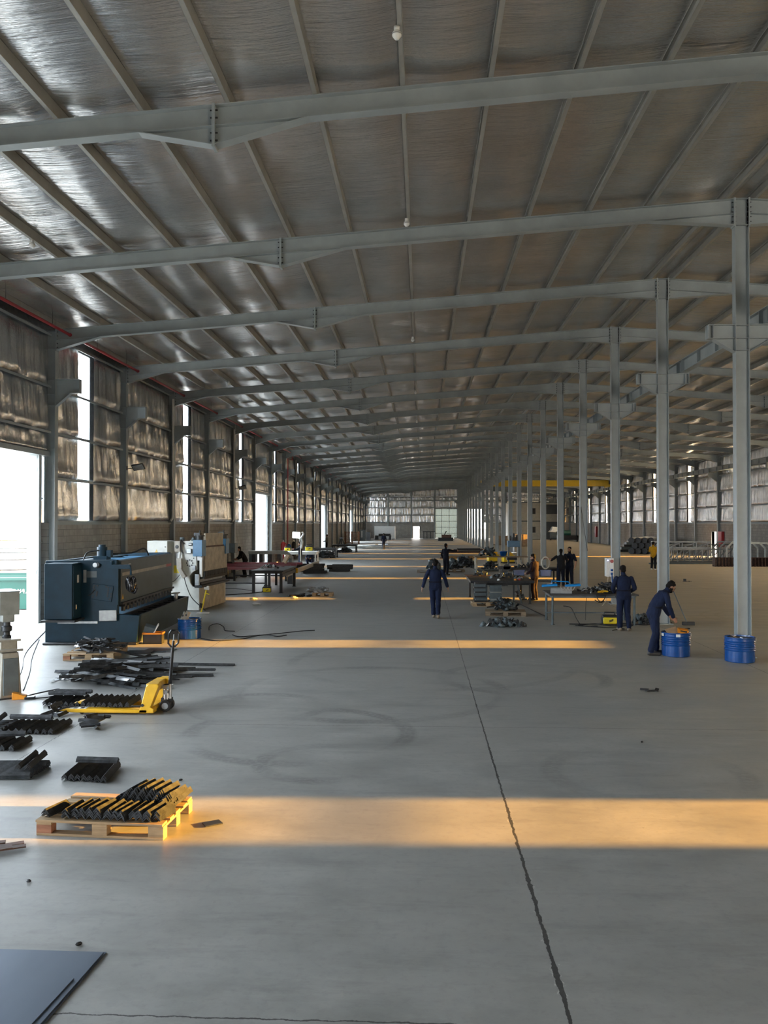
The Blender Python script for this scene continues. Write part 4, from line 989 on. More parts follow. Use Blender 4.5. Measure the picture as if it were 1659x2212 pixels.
for y in (-.085, .085):
    b = MB(); b.cyl((.10, y-.028, .09), (.10, y+.028, .09), .09, 24); w = b.build('steering_wheel', 'black', t, .008)
    b = MB(); b.cyl((.10, y-.032, .09), (.10, y+.032, .09), .05, 16); b.build('wheel_hub', 'zinc', w)
b = MB(); b.bb(.02, .18, -.05, .05, .13, .2); b.build('axle_bracket', 'black', t)
b = MB(); b.tube([(.14, 0, .36), (.19, 0, 1.0)], [.028, .022], 10); h = b.build('tow_bar', 'black_gloss', t)
b = MB(); Q = Vector((.19, 0, .98)); sl = Vector((.05, 0, .64)).normalized()
lp = [(-.02, .0), (-.07, .06), (-.075, .2), (-.04, .26), (.04, .26), (.075, .2), (.07, .06), (.02, 0)]
b.tube([Q + Vector((a*1.0, a*.35, 0)) + sl*c for a, c in lp], .015, 8); b.tube([Q + sl*.0, Q + sl*.1], .02, 8); b.build('handle_loop', 'black_gloss', h)
b = MB(); b.bar(Q+sl*.08, Q+sl*.2, .012, .03); b.build('release_lever', 'zinc', h)

# ---- sheet stack in the corner
shm, stt, sp = nodes('oiled_dark_sheet'); sv = N(stt, 'ShaderNodeTexCoord').outputs['Object']
L(stt, ramp(stt, noise_n(stt, mapv(stt, sv, (1, .4, 1)), 1.2, 4, .6), .3, .7, (.12, .155, .215), (.17, .21, .28)), sp.inputs['Base Color']); sp.inputs['Metallic'].default_value = .8; sp.inputs['Roughness'].default_value = .30
M['sheet'] = shm
for i, (x0, x1, y0, y1, z, a, lab) in enumerate(((-4.6, -2.13, 3.2, 5.62, .0, .06, 'lowest dark oiled steel sheet in the stack at the lower left corner'), (-4.6, -2.14, 3.2, 5.60, .0085, .062, 'middle dark oiled steel sheet in the stack at the lower left corner'), (-4.6, -2.2, 3.0, 5.26, .017, .075, 'top dark oiled steel sheet in the stack at the lower left corner'))):
    b = MB(); pts = [(x0, y0), (x1-a*(y1-y0)*1.15, y0), (x1, y1), (x0, y1+.03)]; b.prism(pts, 'z', z, z+.008)
    tag(b.build('steel_sheet', 'sheet'), lab, 'metal sheet', 'steel sheets in the lower left corner')

# ---- small litter on the bare floor
for x, y, lab in ((-3.55, 6.78, 'small dark chip on the floor below the rusty bars, left one'), (-3.18, 6.70, 'small dark chip on the floor below the rusty bars, right one'), (-2.36, 5.72, 'small dark lump at the far edge of the sheet stack'), (-2.72, 9.4, 'small dark chip on bare floor right of the angle bundle'), (2.9, 11.3, 'tiny dark chip on the floor far right beyond the sunlit strip')):
    o = MB().ball((0, 0, 0), (.025, .016, .012), 7).build('metal_chip', 'black', loc=(x, y, .01)); o.rotation_euler = (0, 0, x*9); tag(o, lab, 'metal chip')
for i, (x, y, lab) in enumerate(((3.95, 14.75, 'bent dark scrap lying alone on the floor before the bending man'), (13.1, 42.3, 'small crumpled scrap alone on the dusty floor at the right'))):
    b = MB(); b.box((0, 0, .012), (.22+.3*i, .05, .012), .4); b.box((.1, .03, .02), (.16, .06, .012), R3(.2, -.1, 1.2)); b.box((-.12, 0, .03+.06*i), (.14, .04, .03+.08*i), -.3); tag(b.build('scrap_piece', 'black', loc=(x, y, 0)), lab, 'scrap')

# ---- outside the big doorway
t = thing('skip_container', 'sea green steel skip outside the doorway numbered in white', 'skip', (-14.6, 27.7, 0), .12)
b = MB(); x0, x1, y0, y1, h = -2.2, 1.62, 0, 2.6, 1.02
def slab(a, bb_, c, d, th=.03): b.add([a, bb_, c, d], [(0, 1, 2, 3)])
for (pa, pb, off) in (((x0, y0), (x1, y0), (0, -.12)), ((x1, y0), (x1, y1), (.12, 0)), ((x1, y1), (x0, y1), (0, .12)), ((x0, y1), (x0, y0), (-.12, 0))):
    for e in (0, .04):
        sx2, sy2 = (-off[0]*e*2.5, -off[1]*e*2.5)
        b.add([(pa[0]+sx2, pa[1]+sy2, 0), (pb[0]+sx2, pb[1]+sy2, 0), (pb[0]+off[0]+sx2, pb[1]+off[1]+sy2, h), (pa[0]+off[0]+sx2, pa[1]+off[1]+sy2, h)], [(0, 1, 2, 3)])
b.bb(x0, x1, y0, y1, 0, .04); b.build('skip_body', 'green_skip', t)
b = MB()
for (pa, pb) in (((x0-.1, y0-.15), (x1+.1, y0-.15)), ((x1+.15, y0-.1), (x1+.15, y1+.1)), ((x1+.1, y1+.15), (x0-.1, y1+.15)), ((x0-.15, y1), (x0-.15, y0))): b.bar((pa[0], pa[1], h), (pb[0], pb[1], h), .09, .1)
b.build('rim', 'green_skip', t, .01)
letters('268425', .26, 'white', t, (1.12, -.085, .62), (PI/2-.12, 0, 0), 'number')
for i, (x, y, w, d, h, m, rz) in enumerate(((-22, 47, 9, 1.0, .7, 'timber_grey', .5), (-25, 51, 10, 1.2, 1.1, 'timber_grey', .5), (-29, 57, 10, 1.2, 1.5, 'slate', .5), (-20, 52, 7, 1, .9, 'slate', .45), (-33, 62, 10, 2, 2.0, 'timber_grey', .5))):
    t = thing('timber_stack', 'stack of long pale bars in the yard outside the doorway, %s from the hall' % ORD[i], 'stack', (x, y, -.03), rz, 'bar stacks in the yard')
    nr = max(2, int(h/.3))
    for k in range(nr):
        MB().box((random.uniform(-.3, .3), 0, .15+k*h/nr), (w, d, h/nr*.8)).build('bar_layer', m, t)
b = MB(); b.bb(-90, -70, 60, 200, -.03, 7); struct(b.build('exterior_shed', 'concrete_pale'))
# ================================================================== MIDDLE AND RIGHT OF THE HALL
def table(name, label, x0, x1, y0, y1, h, top_m='dark_steel', leg_m='zinc', leg=.06, th=.05, stretcher=True, rz=0, inset=.06, round_=False):
    cx, cy = (x0+x1)/2, (y0+y1)/2; t = thing(name, label, 'table', (cx, cy, 0), rz); w, d = x1-x0, y1-y0
    MB().bb(-w/2, w/2, -d/2, d/2, h-th, h).build('table_top', top_m, t, .004)
    b = MB()
    for s in (-1, 1):
        b.bb(-w/2+inset, w/2-inset, s*(d/2-inset)-.02, s*(d/2-inset)+.02, h-th-.07, h-th); b.bb(s*(w/2-inset)-.02, s*(w/2-inset)+.02, -d/2+inset, d/2-inset, h-th-.07, h-th)
    b.build('table_frame', leg_m, t)
    for sx_ in (-1, 1):
        for sy_ in (-1, 1):
            x, y = sx_*(w/2-inset), sy_*(d/2-inset); b = MB()
            if round_: b.cyl((x, y, 0), (x, y, h-th), leg/2, 12); b.cyl((x, y, 0), (x, y, .012), leg*.9, 12)
            else: b.bb(x-leg/2, x+leg/2, y-leg/2, y+leg/2, 0, h-th); b.bb(x-leg*.8, x+leg*.8, y-leg*.8, y+leg*.8, 0, .012)
            b.build('leg', leg_m, t)
    if stretcher:
        for s in (-1, 1): MB().bb(-w/2+inset, w/2-inset, s*(d/2-inset)-.015, s*(d/2-inset)+.015, .16, .19).build('stretcher', leg_m, t)
    return t
# varied workshop parts for heaps
def chunk_set():
    out = []
    for l, w in ((.22, .05), (.3, .06), (.16, .07)): out.append(angle_mesh(l, w, .007))
    b = MB(); b.bb(-.06, .06, -.1, .1, -.03, .03); b.cyl((0, 0, .03), (0, 0, .08), .03, 10); out.append(b.mesh('chunk', 'angle_cut'))
    b = MB(); b.bb(-.09, .09, -.006, .006, -.05, .05); b.bb(-.09, -.078, -.05, .05, -.05, .05); b.bb(.078, .09, -.05, .05, -.05, .05); out.append(b.mesh('chunk', 'slate'))
    b = MB(); b.lathe([(.05, -.09), (.06, -.09), (.06, .09), (.05, .09), (.05, -.09)], 14); out.append(b.mesh('chunk', 'slate'))
    b = MB(); b.bb(-.12, .12, -.04, .04, -.008, .008); out.append(b.mesh('chunk', 'dark_steel'))
    return out
CH = chunk_set()
def heap(cx, cy, rx, ry, h, n, label, group, z=0, name='steel_offcut', cat='steel offcut', sc=1, meshes=None, flat=.6):
    for k in range(n):
        u = k/n; r_ = 1-.75*u; a = random.uniform(0, 2*PI); q = math.sqrt(random.random())*r_
        o = inst(name, random.choice(meshes or CH), (cx+rx*q*math.cos(a), cy+ry*q*math.sin(a), z+.05*sc+h*u), (random.uniform(-flat, flat), random.uniform(-flat, flat), random.uniform(-PI, PI)))
        o.scale = (sc, sc, sc); tag(o, label, cat, group)

# ---- near work table with the blue tool box
T2 = table('work_table', 'long steel work table with an open blue tool box on it', 3.62, 6.12, 24.1, 25.6, .88, 'dark_steel', 'slate', .065, .04, False, -.01, .1, True)
b = MB(); b.bb(-1.2, 1.2, .60, .64, .2, .24); b.bb(-1.2, 1.2, -.66, -.62, .80, .84); b.build('cross_rail', 'slate', T2)
t = thing('tool_box', 'open blue and grey cantilever tool box at the left end of the long work table', 'tool box', (4.0, 24.5, .88), -.12)
b = MB(); b.bb(-.30, .30, -.13, .13, 0, .012); b.bb(-.30, .30, -.13, -.12, 0, .15); b.bb(-.30, .30, .12, .13, 0, .15); b.bb(-.30, -.29, -.13, .13, 0, .15); b.bb(.29, .30, -.13, .13, 0, .15); b.build('box_body', 'label_grey', t, .004)
for s in (-1, 1):
    q = MB().box((s*.33, -.02+.05*s, .225), (.44, .24, .05), R3(0, -.08, 0)).build('tray', 'toolbox_blue', t, .006)
    MB().box((s*.33, -.02+.05*s, .26), (.40, .20, .012), R3(0, -.08, 0)).build('lid', 'toolbox_blue', q, .004)
MB().box((-.33, -.075, .262), (.16, .006, .05), R3(.9, -.08, 0)).build('brand_patch', 'paper', t)
for k in range(4):
    x = .02+k*.09; MB().bar((x-.05, -.14, .20), (x+.03, -.14, .09), .008, .022).build('hinge_arm', 'chrome', t); MB().bar((x+.03, -.14, .09), (x+.1, -.14, .2), .008, .022).build('hinge_arm', 'chrome', t)
MB().tube([(-.28, .1, .22), (-.26, .1, .34), (.22, .1, .32), (.26, .1, .24)], .014, 8).build('carry_handle', 'toolbox_blue', t)
sm = []
b = MB(); b.tube(curve_pts([(-.07, 0, 0), (-.02, 0, .05), (.05, 0, .04), (.07, 0, -.01)]), .014, 6); sm.append(b.mesh('clamp', 'chrome'))
b = MB(); b.cyl((-.06, 0, 0), (.06, 0, 0), .025, 10); b.box((0, 0, .03), (.03, .03, .05)); sm.append(b.mesh('clamp', 'zinc'))
b = MB(); b.box((0, 0, 0), (.14, .03, .02)); b.box((.06, 0, .03), (.03, .03, .07)); sm.append(b.mesh('clamp', 'dark_steel'))
b = MB(); b.cyl((0, 0, -.03), (0, 0, .03), .04, 10); sm.append(b.mesh('clamp', 'black'))
heap(4.95, 24.6, .55, .3, .10, 34, 'small shiny clamp lying on the work table right of the blue tool box', 'clamps on the long work table', .88, 'clamp', 'clamp', 1, sm)
heap(5.45, 25.0, .38, .3, .24, 40, 'black angle offcut heaped on the work table in front of the standing man', 'black offcuts on the long work table', .88, 'angle_offcut', 'steel offcut', .9, CH[:3])
o = MB(); 
for k in range(4): o.tube(curve_pts([(-.1+.03*k, -.03, .0), (-.02+.03*k, .0, .04), (.05+.035*k, .04-.02*k, .02)]), .022, 7)
o.ball((-.08, 0, .01), (.07, .06, .03), 10); tag(o.build('work_glove', 'yellow', loc=(5.15, 24.35, .92)), 'yellow work glove on the work table between clamps and black offcuts', 'glove')
o = MB(); o.bb(-.05, .05, -.05, .05, 0, .09); o.cyl((0, 0, .09), (0, 0, .13), .03, 10); tag(o.build('bench_vice', 'zinc', loc=(5.92, 24.4, .88)), 'small grey vice at the right end of the long work table', 'vice')
for i, (x, a) in enumerate(((4.9, .3), (5.2, -.4), (5.45, .2))):
    tag(MB().tube(curve_pts([(x, 24.12, .86), (x+a*.2, 24.02, .74), (x+a*.5, 24.05, .66), (x+a*.8, 24.1, .70+.03*i)]), .012, 6).build('hanging_cable', 'cable'), 'black cable loop hanging under the front edge of the long work table', 'cable', 'cables under the work table')
cable([(4.0, 24.1, .55), (4.2, 24.0, .5), (4.35, 23.95, .2), (4.5, 23.9, .02), (4.9, 23.8, .02)], .012, 'cable with pale plug dropping from the left leg of the work table')
cable([(4.3, 23.9, .02), (4.9, 23.6, .02), (5.4, 23.4, .02), (5.5, 23.2, .02), (5.2, 23.0, .02), (5.1, 22.85, .02)], .012, 'black cable snaking in front of the work table')
cable([(4.2, 24.3, .02), (4.8, 24.2, .03), (5.6, 24.35, .03), (6.2, 24.1, .03), (6.5, 24.3, .02)], .016, 'dark cable bundle on the floor under the work table')
cable([(4.4, 24.0, .02), (4.9, 24.1, .05), (5.3, 23.8, .03), (5.9, 23.9, .03)], .016, 'second dark cable bundle on the floor under the work table')
cable([(4.85, 25.3, .02), (4.86, 25.3, .5), (4.9, 25.2, .84)], .008, 'thin cable hanging straight down behind the work table')
heap(6.35, 24.6, .35, .4, .18, 22, 'dark tangled offcut on the floor at the right end of the work table', 'offcuts at the right end of the work table', 0, 'steel_offcut', 'steel offcut', 1)
def welder(x, y, rz, label, s=1.0):
    t = thing('welding_machine', label, 'welder', (x, y, 0), rz, 'yellow welding machines'); t.scale = (s, s, s)
    b = MB(); b.bb(-.21, .21, -.12, .12, .03, .30); b.build('casing', 'black', t, .03)
    b = MB(); b.bb(-.195, .195, -.132, .132, .05, .245); p = b.build('yellow_panel', 'lemon', t, .03)
    b = MB(); b.box((.03, -.136, .165), (.12, .006, .022), R3(0, -.35, 0)); b.box((.03, -.136, .135), (.12, .006, .022), R3(0, -.35, 0)); b.build('panel_mark', 'black', p)
    b = MB(); b.tube([(-.15, 0, .30), (-.14, 0, .37), (.14, 0, .37), (.15, 0, .30)], .018, 8); b.build('handle', 'black', t)
    b = MB(); b.cyl((-.21, -.04, .1), (-.25, -.04, .1), .03, 10); b.cyl((-.21, .04, .2), (-.24, .04, .2), .025, 10); b.build('socket', 'zinc', t); return t
welder(5.30, 24.15, -.05, 'yellow and black welding machine on the floor under the long work table')
welder(-6.45, 34.75, .1, 'small yellow and black welding machine on the floor under the left black bench', .85)

# ---- distribution box on the third column
t = thing('socket_box', 'white socket box with red switch fixed to a grey column behind the standing man', 'socket box', (6.66, 30.35, 1.0), 0)
MB().bb(-.13, .13, -.16, .16, 0, .66).build('box_body', 'white', t, .015)
MB().bb(-.13, -.02, -.165, -.16, .0, .64).build('side_cover', 'label_grey', t, .004)
b = MB(); b.cyl((.055, -.16, .55), (.055, -.19, .55), .06, 18); b.build('rotary_switch', 'red', t)
for z in (.24, .11): b = MB(); b.box((.055, -.18, z), (.08, .05, .085)); b.cyl((.055, -.2, z), (.055, -.235, z-.02), .035, 12); b.build('power_socket', 'drum_blue', t, .008)
MB().cyl((-.08, -.165, .58), (-.08, -.175, .58), .022, 12).build('pilot_light', 'led', t)
b = MB(); b.tube([(.05, -.22, .1), (.06, -.22, -.1), (.09, -.2, -.5)], .022, 8); b.build('plug_cable', 'drum_blue', t)
cable([(6.6, 30.25, 1.0), (6.55, 30.2, .6), (6.5, 30.1, .2), (6.3, 29.8, .02)], .012, 'pale cable dropping from the white socket box', 'rope')
cable([(6.82, 36.5, 3.6), (6.95, 36.45, 2.6), (7.08, 36.45, 1.7)], .012, 'thin dark cable slanting across the fourth column')
# broom by the second column
t = thing('push_broom', 'broom with dark bristle head lying at the foot of the second column', 'broom', (7.55, 24.3, 0), 0)
MB().box((0, 0, .05), (.34, .1, .1)).build('broom_head', 'black', t, .01); MB().cyl((-.05, 0, .1), (-.35, .3, 1.0), .014, 8).build('broom_stick', 'slate', t)

# ---- plate table with stacks below
T1 = table('plate_table', 'heavy dark steel table with thick plate top behind the walking man', 1.72, 4.0, 30.2, 33.3, .84, 'dark_steel', 'dark_steel', .07, .09, False, 0, .15)
MB().bb(-1.2, -.2, .9, 1.62, .84, .87).build('rusty_plate', 'rusty', T1)
b = MB()
for s in (-1, 1): b.bar((s*.7, -1.3, 0), (s*.55, -1.3, .75), .06, .06); b.bar((s*.5, -.6, 0), (s*.5, -.6, .75), .06, .06)
b.build('splayed_legs', 'slate', T1)
heap(3.1, 31.6, .75, .9, .12, 34, 'small dark part scattered over the thick plate table', 'parts on the plate table', .84, 'machine_part', 'metal part', .9, CH+sm)
heap(2.3, 32.6, .35, .4, .10, 12, 'small dark part at the far left corner of the plate table', 'parts at the far corner of the plate table', .87, 'machine_part', 'metal part', .9, CH)
for i, (x, y, m, lab) in enumerate(((2.75, 30.45, 'white', 'white'), (3.35, 30.5, 'orange', 'orange'), (3.5, 30.6, 'red', 'red'))):
    o = MB(); o.cyl((0, 0, 0), (0, 0, .05), .055, 14); o.cyl((0, 0, .05), (0, 0, .06), .03, 10); tag(o.build('tape_roll', m, loc=(x, y, .84)), 'small %s roll on the front edge of the plate table' % lab, 'roll')
# stacked grey channels on a pallet in front
pallet(2.28, 29.75, .05, 'pale wooden pallet under two tall stacks of grey frames', 1.1, .7, ('pallet', 'pallet'))
b = MB(); b.bb(-.2, .2, -.16, .16, 0, .012); b.bb(-.2, .2, -.17, -.155, -.035, .02); b.bb(-.2, .2, .155, .17, -.035, .02); b.bb(-.2, -.185, -.16, .16, -.035, .02); b.bb(.185, .2, -.16, .16, -.035, .02)
fm = [b.mesh('frame_piece', m) for m in ('slate', 'dark_steel', 'grey_machine')]
for s, (x, n, ln, lab) in enumerate(((2.03, 13, .05, 'left'), (2.55, 11, 0, 'right'))):
    for k in range(n):
        o = inst('steel_channel', fm[0 if (k*7+s*3) % 5 else 2] if s == 1 else fm[1 if k % 3 == 0 else 0], (x+random.uniform(-.025, .025), 29.7+random.uniform(-.03, .03), .185+k*.052), (0, 0, random.uniform(-.09, .09)))
        tag(o, 'grey steel frame in the %s of two tall stacks before the plate table' % lab, 'steel frame', 'frames in the %s tall stack' % lab)
pallet(2.62, 26.75, -.07, 'dirty wooden pallet heaped with black offcuts before the plate table', 1.25, .8, ('pallet_old', 'pallet_old'))
heap(2.55, 26.75, .5, .32, .32, 62, 'black steel offcut in the heap on the dirty pallet before the plate table', 'offcuts on the dirty pallet', .15, 'steel_offcut', 'steel offcut', 1)
heap(2.27, 23.75, .62, .2, .12, 46, 'black steel offcut in the loose heap on bare floor before the dirty pallet', 'offcuts in the loose floor heap', 0, 'steel_offcut', 'steel offcut', 1, None, 1.2)
heap(3.6, 32.0, .3, .4, .3, 16, 'rusty part under the right side of the plate table', 'parts under the plate table', 0, 'steel_offcut', 'steel offcut', 1)
flat_in(3.62, 28.3, .02, (.03, 4.6, .02), R3(0, 0, .09), 'black', 'black strip lying along the floor right of the plate table', 'metal bar', 'floor_bar')

# ---- black bench further back with vice and blue bins
TB = table('black_bench', 'black steel bench with blue bins below, between the plate table and two talking men', 3.7, 6.35, 39.4, 40.6, .80, 'black', 'black', .07, .06, True, 0, .08)
for x, lab in ((4.5, 'left'), (5.75, 'right')):
    t = thing('storage_bin', '%s of two blue plastic bins hanging under the black bench' % lab, 'bin', (x, 39.7, .42), 0, 'blue bins under the bench')
    b = MB(); b.bb(-.25, .25, -.25, .25, 0, .02); b.bb(-.25, .25, -.25, -.235, 0, .28); b.bb(-.25, .25, .235, .25, 0, .28); b.bb(-.25, -.235, -.25, .25, 0, .28); b.bb(.235, .25, -.25, .25, 0, .28); b.build('bin_body', 'drum_blue', t)
    MB().bb(-.27, .27, -.27, -.24, .25, .30).build('bin_rim', 'drum_blue', t)
t = thing('bench_anvil', 'dark anvil block on a stand at the left end of the black bench', 'anvil', (3.78, 38.9, 0), 0)
b = MB(); b.prism([(-.25, .78), (.2, .78), (.3, .92), (-.35, .92)], 'y', -.12, .12); b.cyl((.1, -.12, .86), (.1, .12, .86), .16, 16); b.build('anvil_body', 'dark_steel', t); b = MB(); b.bb(-.14, .14, -.1, .1, 0, .78); b.build('stand', 'dark_steel', t)
heap(5.0, 40.0, 1.0, .35, .1, 26, 'dark metal part scattered on the black bench', 'parts on the black bench', .8, 'machine_part', 'metal part', 1)
# ---- back table with wrapped legs, heaps, and hydraulic press
TA = thing('wrapped_table', 'table with pale wrapped legs piled with dark parts near the blue press', 'table', (4.75, 51.4, 0), 0)
MB().bb(-1.6, 1.6, -.6, .6, .84, .89).build('table_top', 'pallet_old', TA); MB().bb(-1.6, 1.6, -.55, .55, .06, .10).build('lower_shelf', 'slate', TA)
for x in (-1.5, -.1, 1.1, 1.5):
    b = MB(); b.tube(curve_pts([(x, -.5, .02), (x+.03, -.52, .3), (x-.02, -.5, .6), (x, -.5, .84)]), .06, 8); b.build('leg', 'rope', TA); MB().cyl((x, .5, 0), (x, .5, .84), .04, 8).build('leg', 'rope', TA)
heap(4.0, 51.4, .55, .35, .45, 40, 'dark part piled on the left half of the table with wrapped legs', 'parts piled on the wrapped table', .89, 'machine_part', 'metal part', 1.4)
heap(4.1, 51.3, .6, .4, .4, 30, 'dark part stored on the lower shelf of the table with wrapped legs', 'parts under the wrapped table', .1, 'machine_part', 'metal part', 1.3)
t = thing('hydraulic_press', 'blue headed hydraulic shop press standing beside a column', 'press', (5.85, 54.2, 0), 0)
for s in (-1, 1): MB().bb(s*.33-.05, s*.33+.05, -.12, .12, 0, 1.5).build('upright', 'slate', t)
MB().bb(-.40, .38, -.22, .22, 1.38, 1.78).build('press_head', 'sky_blue', t, .03)
b = MB(); b.cyl((0, 0, 1.78), (0, 0, 2.0), .16, 16); b.cyl((-.2, 0, 1.78), (-.2, 0, 2.1), .06, 10); b.cyl((.2, 0, 1.78), (.2, 0, 2.15), .07, 10); b.cyl((0, 0, 2), (0, 0, 2.25), .07, 10); b.build('pump_group', 'dark_steel', t)
b = MB(); b.cyl((0, -.05, 1.38), (0, -.05, 1.05), .09, 16); b.box((0, -.05, 1.02), (.3, .24, .06)); b.build('press_ram', 'chrome', t); MB().bb(-.45, .45, -.2, .2, .55, .75).build('press_bed', 'dark_steel', t); MB().bb(-.5, .5, -.3, .3, 0, .08).build('press_base', 'slate', t)
t = thing('parts_bin', 'small blue bin on the back table before the blue press', 'bin', (4.95, 51.7, .89), 0); b = MB(); b.lathe([(.17, 0), (.24, .3), (.26, .3), (.26, .27), (.24, .27), (.17, .01)], 18); b.build('bin_body', 'drum_blue', t)
for i, (x, y) in enumerate(((5.2, 62.2), (6.2, 61.2))):
    t = thing('yellow_machine', '%s low yellow machine on the floor behind the blue press' % ('left' if i == 0 else 'right'), 'machine', (x, y, 0), .2, 'yellow machines behind the press'); b = MB(); b.bb(-.4, .4, -.3, .3, .1, .6); b.build('machine_body', 'crane_yellow', t, .03); MB().bb(-.3, .3, -.2, .2, .6, .8).build('motor_cover', 'yellow', t, .04); MB().bb(-.45, .45, -.3, .3, 0, .1).build('skid', 'black', t)

# ---- pallets with pieces around the pointing man
pallet(.35, 49.6, 0, 'weathered pallet of dark blocks left of the pointing man', 1.3, 1.0, ('timber_grey', 'timber_grey'))
heap(.6, 49.7, .5, .3, .35, 14, 'dark cut block on the weathered pallet left of the pointing man', 'blocks beside the pointing man', .15, 'steel_block', 'steel block', 2.4, CH[3:6])
pallet(1.9, 50.3, .05, 'wooden pallet of mixed scrap right of the pointing man', 1.2, .9, ('pallet_old', 'pallet_red'))
heap(1.9, 50.3, .5, .3, .4, 22, 'mixed scrap piece on the pallet right of the pointing man', 'scrap right of the pointing man', .15, 'scrap_piece', 'scrap', 2.0, CH)
heap(2.7, 54.6, .85, .6, .62, 50, 'black piece in the tall heap between pointing man and wrapped table', 'pieces in the tall black heap', 0, 'scrap_piece', 'scrap', 1.9)
for i, (x, y, l, lab) in enumerate(((3.4, 69, 3.6, 'nearest'), (3.9, 82, 4.2, 'middle'), (4.9, 90, 3.0, 'farthest'))):
    t = thing('bar_stack', '%s low stack of dark bars on the floor beside the column row' % lab, 'bar stack', (x, y, 0), PI/2-1.4, 'bar stacks by the column row')
    for k in range(5): MB().box((random.uniform(-.2, .2), -.3+.15*k, .06), (l, .1, .1)).build('bar', 'rusty' if (i == 1 or k == 2) else 'dark_steel', t)
    for k in range(3): MB().box((random.uniform(-.2, .2), -.2+.18*k, .17), (l*.8, .1, .1)).build('bar', 'dark_steel', t)

# ---- far right: lattice sections, pipe rack, hydrant cabinet
def lattice(name, label, x, y, rz, ln, w, h, m, z=0):
    t = thing(name, label, 'lattice frame', (x, y, z), rz); 
    for sy_ in (-1, 1):
        for zz in (.05, h): MB().bar((-ln/2, sy_*w/2, zz), (ln/2, sy_*w/2, zz), .08, .08).build('chord', m, t)
        b = MB(); k = int(ln/.9)
        for i in range(k):
            x0 = -ln/2+ln*i/k; x1 = x0+ln/k; b.bar((x0, sy_*w/2, .05), (x1, sy_*w/2, h), .045, .045); b.bar((x0, sy_*w/2, .05), (x0, sy_*w/2, h), .05, .05)
        b.bar((ln/2, sy_*w/2, .05), (ln/2, sy_*w/2, h), .06, .06); b.build('side_lacing', m, t)
    b = MB(); k = int(ln/.9)
    for i in range(k+1): x0 = -ln/2+ln*i/k; b.bar((x0, -w/2, h), (x0, w/2, h), .05, .05); b.bar((x0, -w/2, .05), (x0, w/2, .05), .05, .05)
    b.build('cross_lacing', m, t); return t
lattice('lattice_section', 'long grey lattice section lying before the right block wall', 21.0, 63.5, .12, 6.6, 1.0, .95, 'zinc')
lattice('lattice_section', 'second grey lattice section lying closer to the right wall', 21.6, 67.5, .1, 6, .9, 1.2, 'grey_machine')
lattice('lattice_section', 'tapered grey lattice piece stacked on the long lattice section', 19.6, 64.8, -.05, 4.2, .8, .5, 'zinc', .98)
for k in range(5):
    t = thing('octagon_frame', 'pale octagonal steel frame, %s of five standing right of the nearest column' % ORD[k], 'frame', (23.4-.1*k, 60+1.1*k, 0), 0, 'octagonal frames'); b = MB(); w, h = 1.1, 1.5
    P8 = [(-w, .35), (-w, h-.4), (-w+.4, h), (w-.4, h), (w, h-.4), (w, .35), (w-.3, .03), (-w+.3, .03)]
    for i in range(8): a, c = P8[i], P8[(i+1) % 8]; b.bar((a[0], 0, a[1]), (c[0], 0, c[1]), .09, .12)
    b.build('frame_ring', 'white_machine' if k < 3 else 'zinc', t)
t = thing('bracket_rack', 'low brown rack of upright slats beside the nearest column base at right', 'rack', (22.0, 57.3, 0), .05)
for zz in (.05, .55): MB().bb(-2.6, 2.6, -.05, .05, zz, zz+.06).build('rail', 'rusty', t)
for k in range(24): MB().bb(-2.55+k*.22, -2.47+k*.22, -.25, .25, .0, .58).build('slat', 'rusty', t)
for i in range(6):
    t = thing('long_bar', 'flat dark bar on the dusty floor before the lattice sections, %s from the near side' % ORD[i], 'bar', (18.6+.35*i, 60.4+.55*i, .05), .06-.05*i, 'flat bars before the lattice'); MB().box((0, 0, 0), (5.2-.3*i, .14, .1)).build('bar_body', 'dark_steel' if i % 2 else 'slate', t); MB().box((2.0, 0, .06), (.3, .2, .02)).build('end_plate', 'rusty', t)
for i in range(12):
    r_, c = divmod(i, 4); t = MB().lathe([(.24, -3), (.28, -3), (.28, 3), (.24, 3)], 16, T=Matrix.Rotation(PI/2, 4, 'X')).build('steel_pipe', 'dark_steel', loc=(20.9+.6*c+.3*(r_ % 2), 82.0, .29+.5*r_)); t.rotation_euler = (0, 0, -.5); tag(t, 'large dark pipe in the stacked pile by the right wall behind the second column', 'pipe', 'pipes stacked by the right wall')
for i in range(5):
    t = MB().box((0, 0, 0), (3.2-.2*i, .9, .22)).build('steel_slab', 'slate' if i % 2 else 'dark_steel', loc=(21.4+.15*i, 86.2, .12+.25*i)); tag(t, 'dark steel slab in the stack near the open side door, %s from the floor' % ORD[i], 'slab', 'slabs near the side door')
t = thing('hose_cabinet', 'red fire hose cabinet on the right block wall near the open side door', 'cabinet', (25.12, 72.0, .9), 0); MB().bb(-.12, .12, -.45, .45, 0, 1.3).build('cabinet_body', 'red', t, .02); MB().bb(-.135, -.12, -.38, .38, .1, 1.2).build('cabinet_door', 'red', t, .01)
t = thing('hose_cabinet', 'second red fire hose cabinet far down the right wall', 'cabinet', (25.12, 123.0, .9), 0); MB().bb(-.12, .12, -.45, .45, 0, 1.5).build('cabinet_body', 'red', t, .02); MB().bb(-.135, -.12, -.38, .38, .1, 1.4).build('cabinet_door', 'red', t, .01)

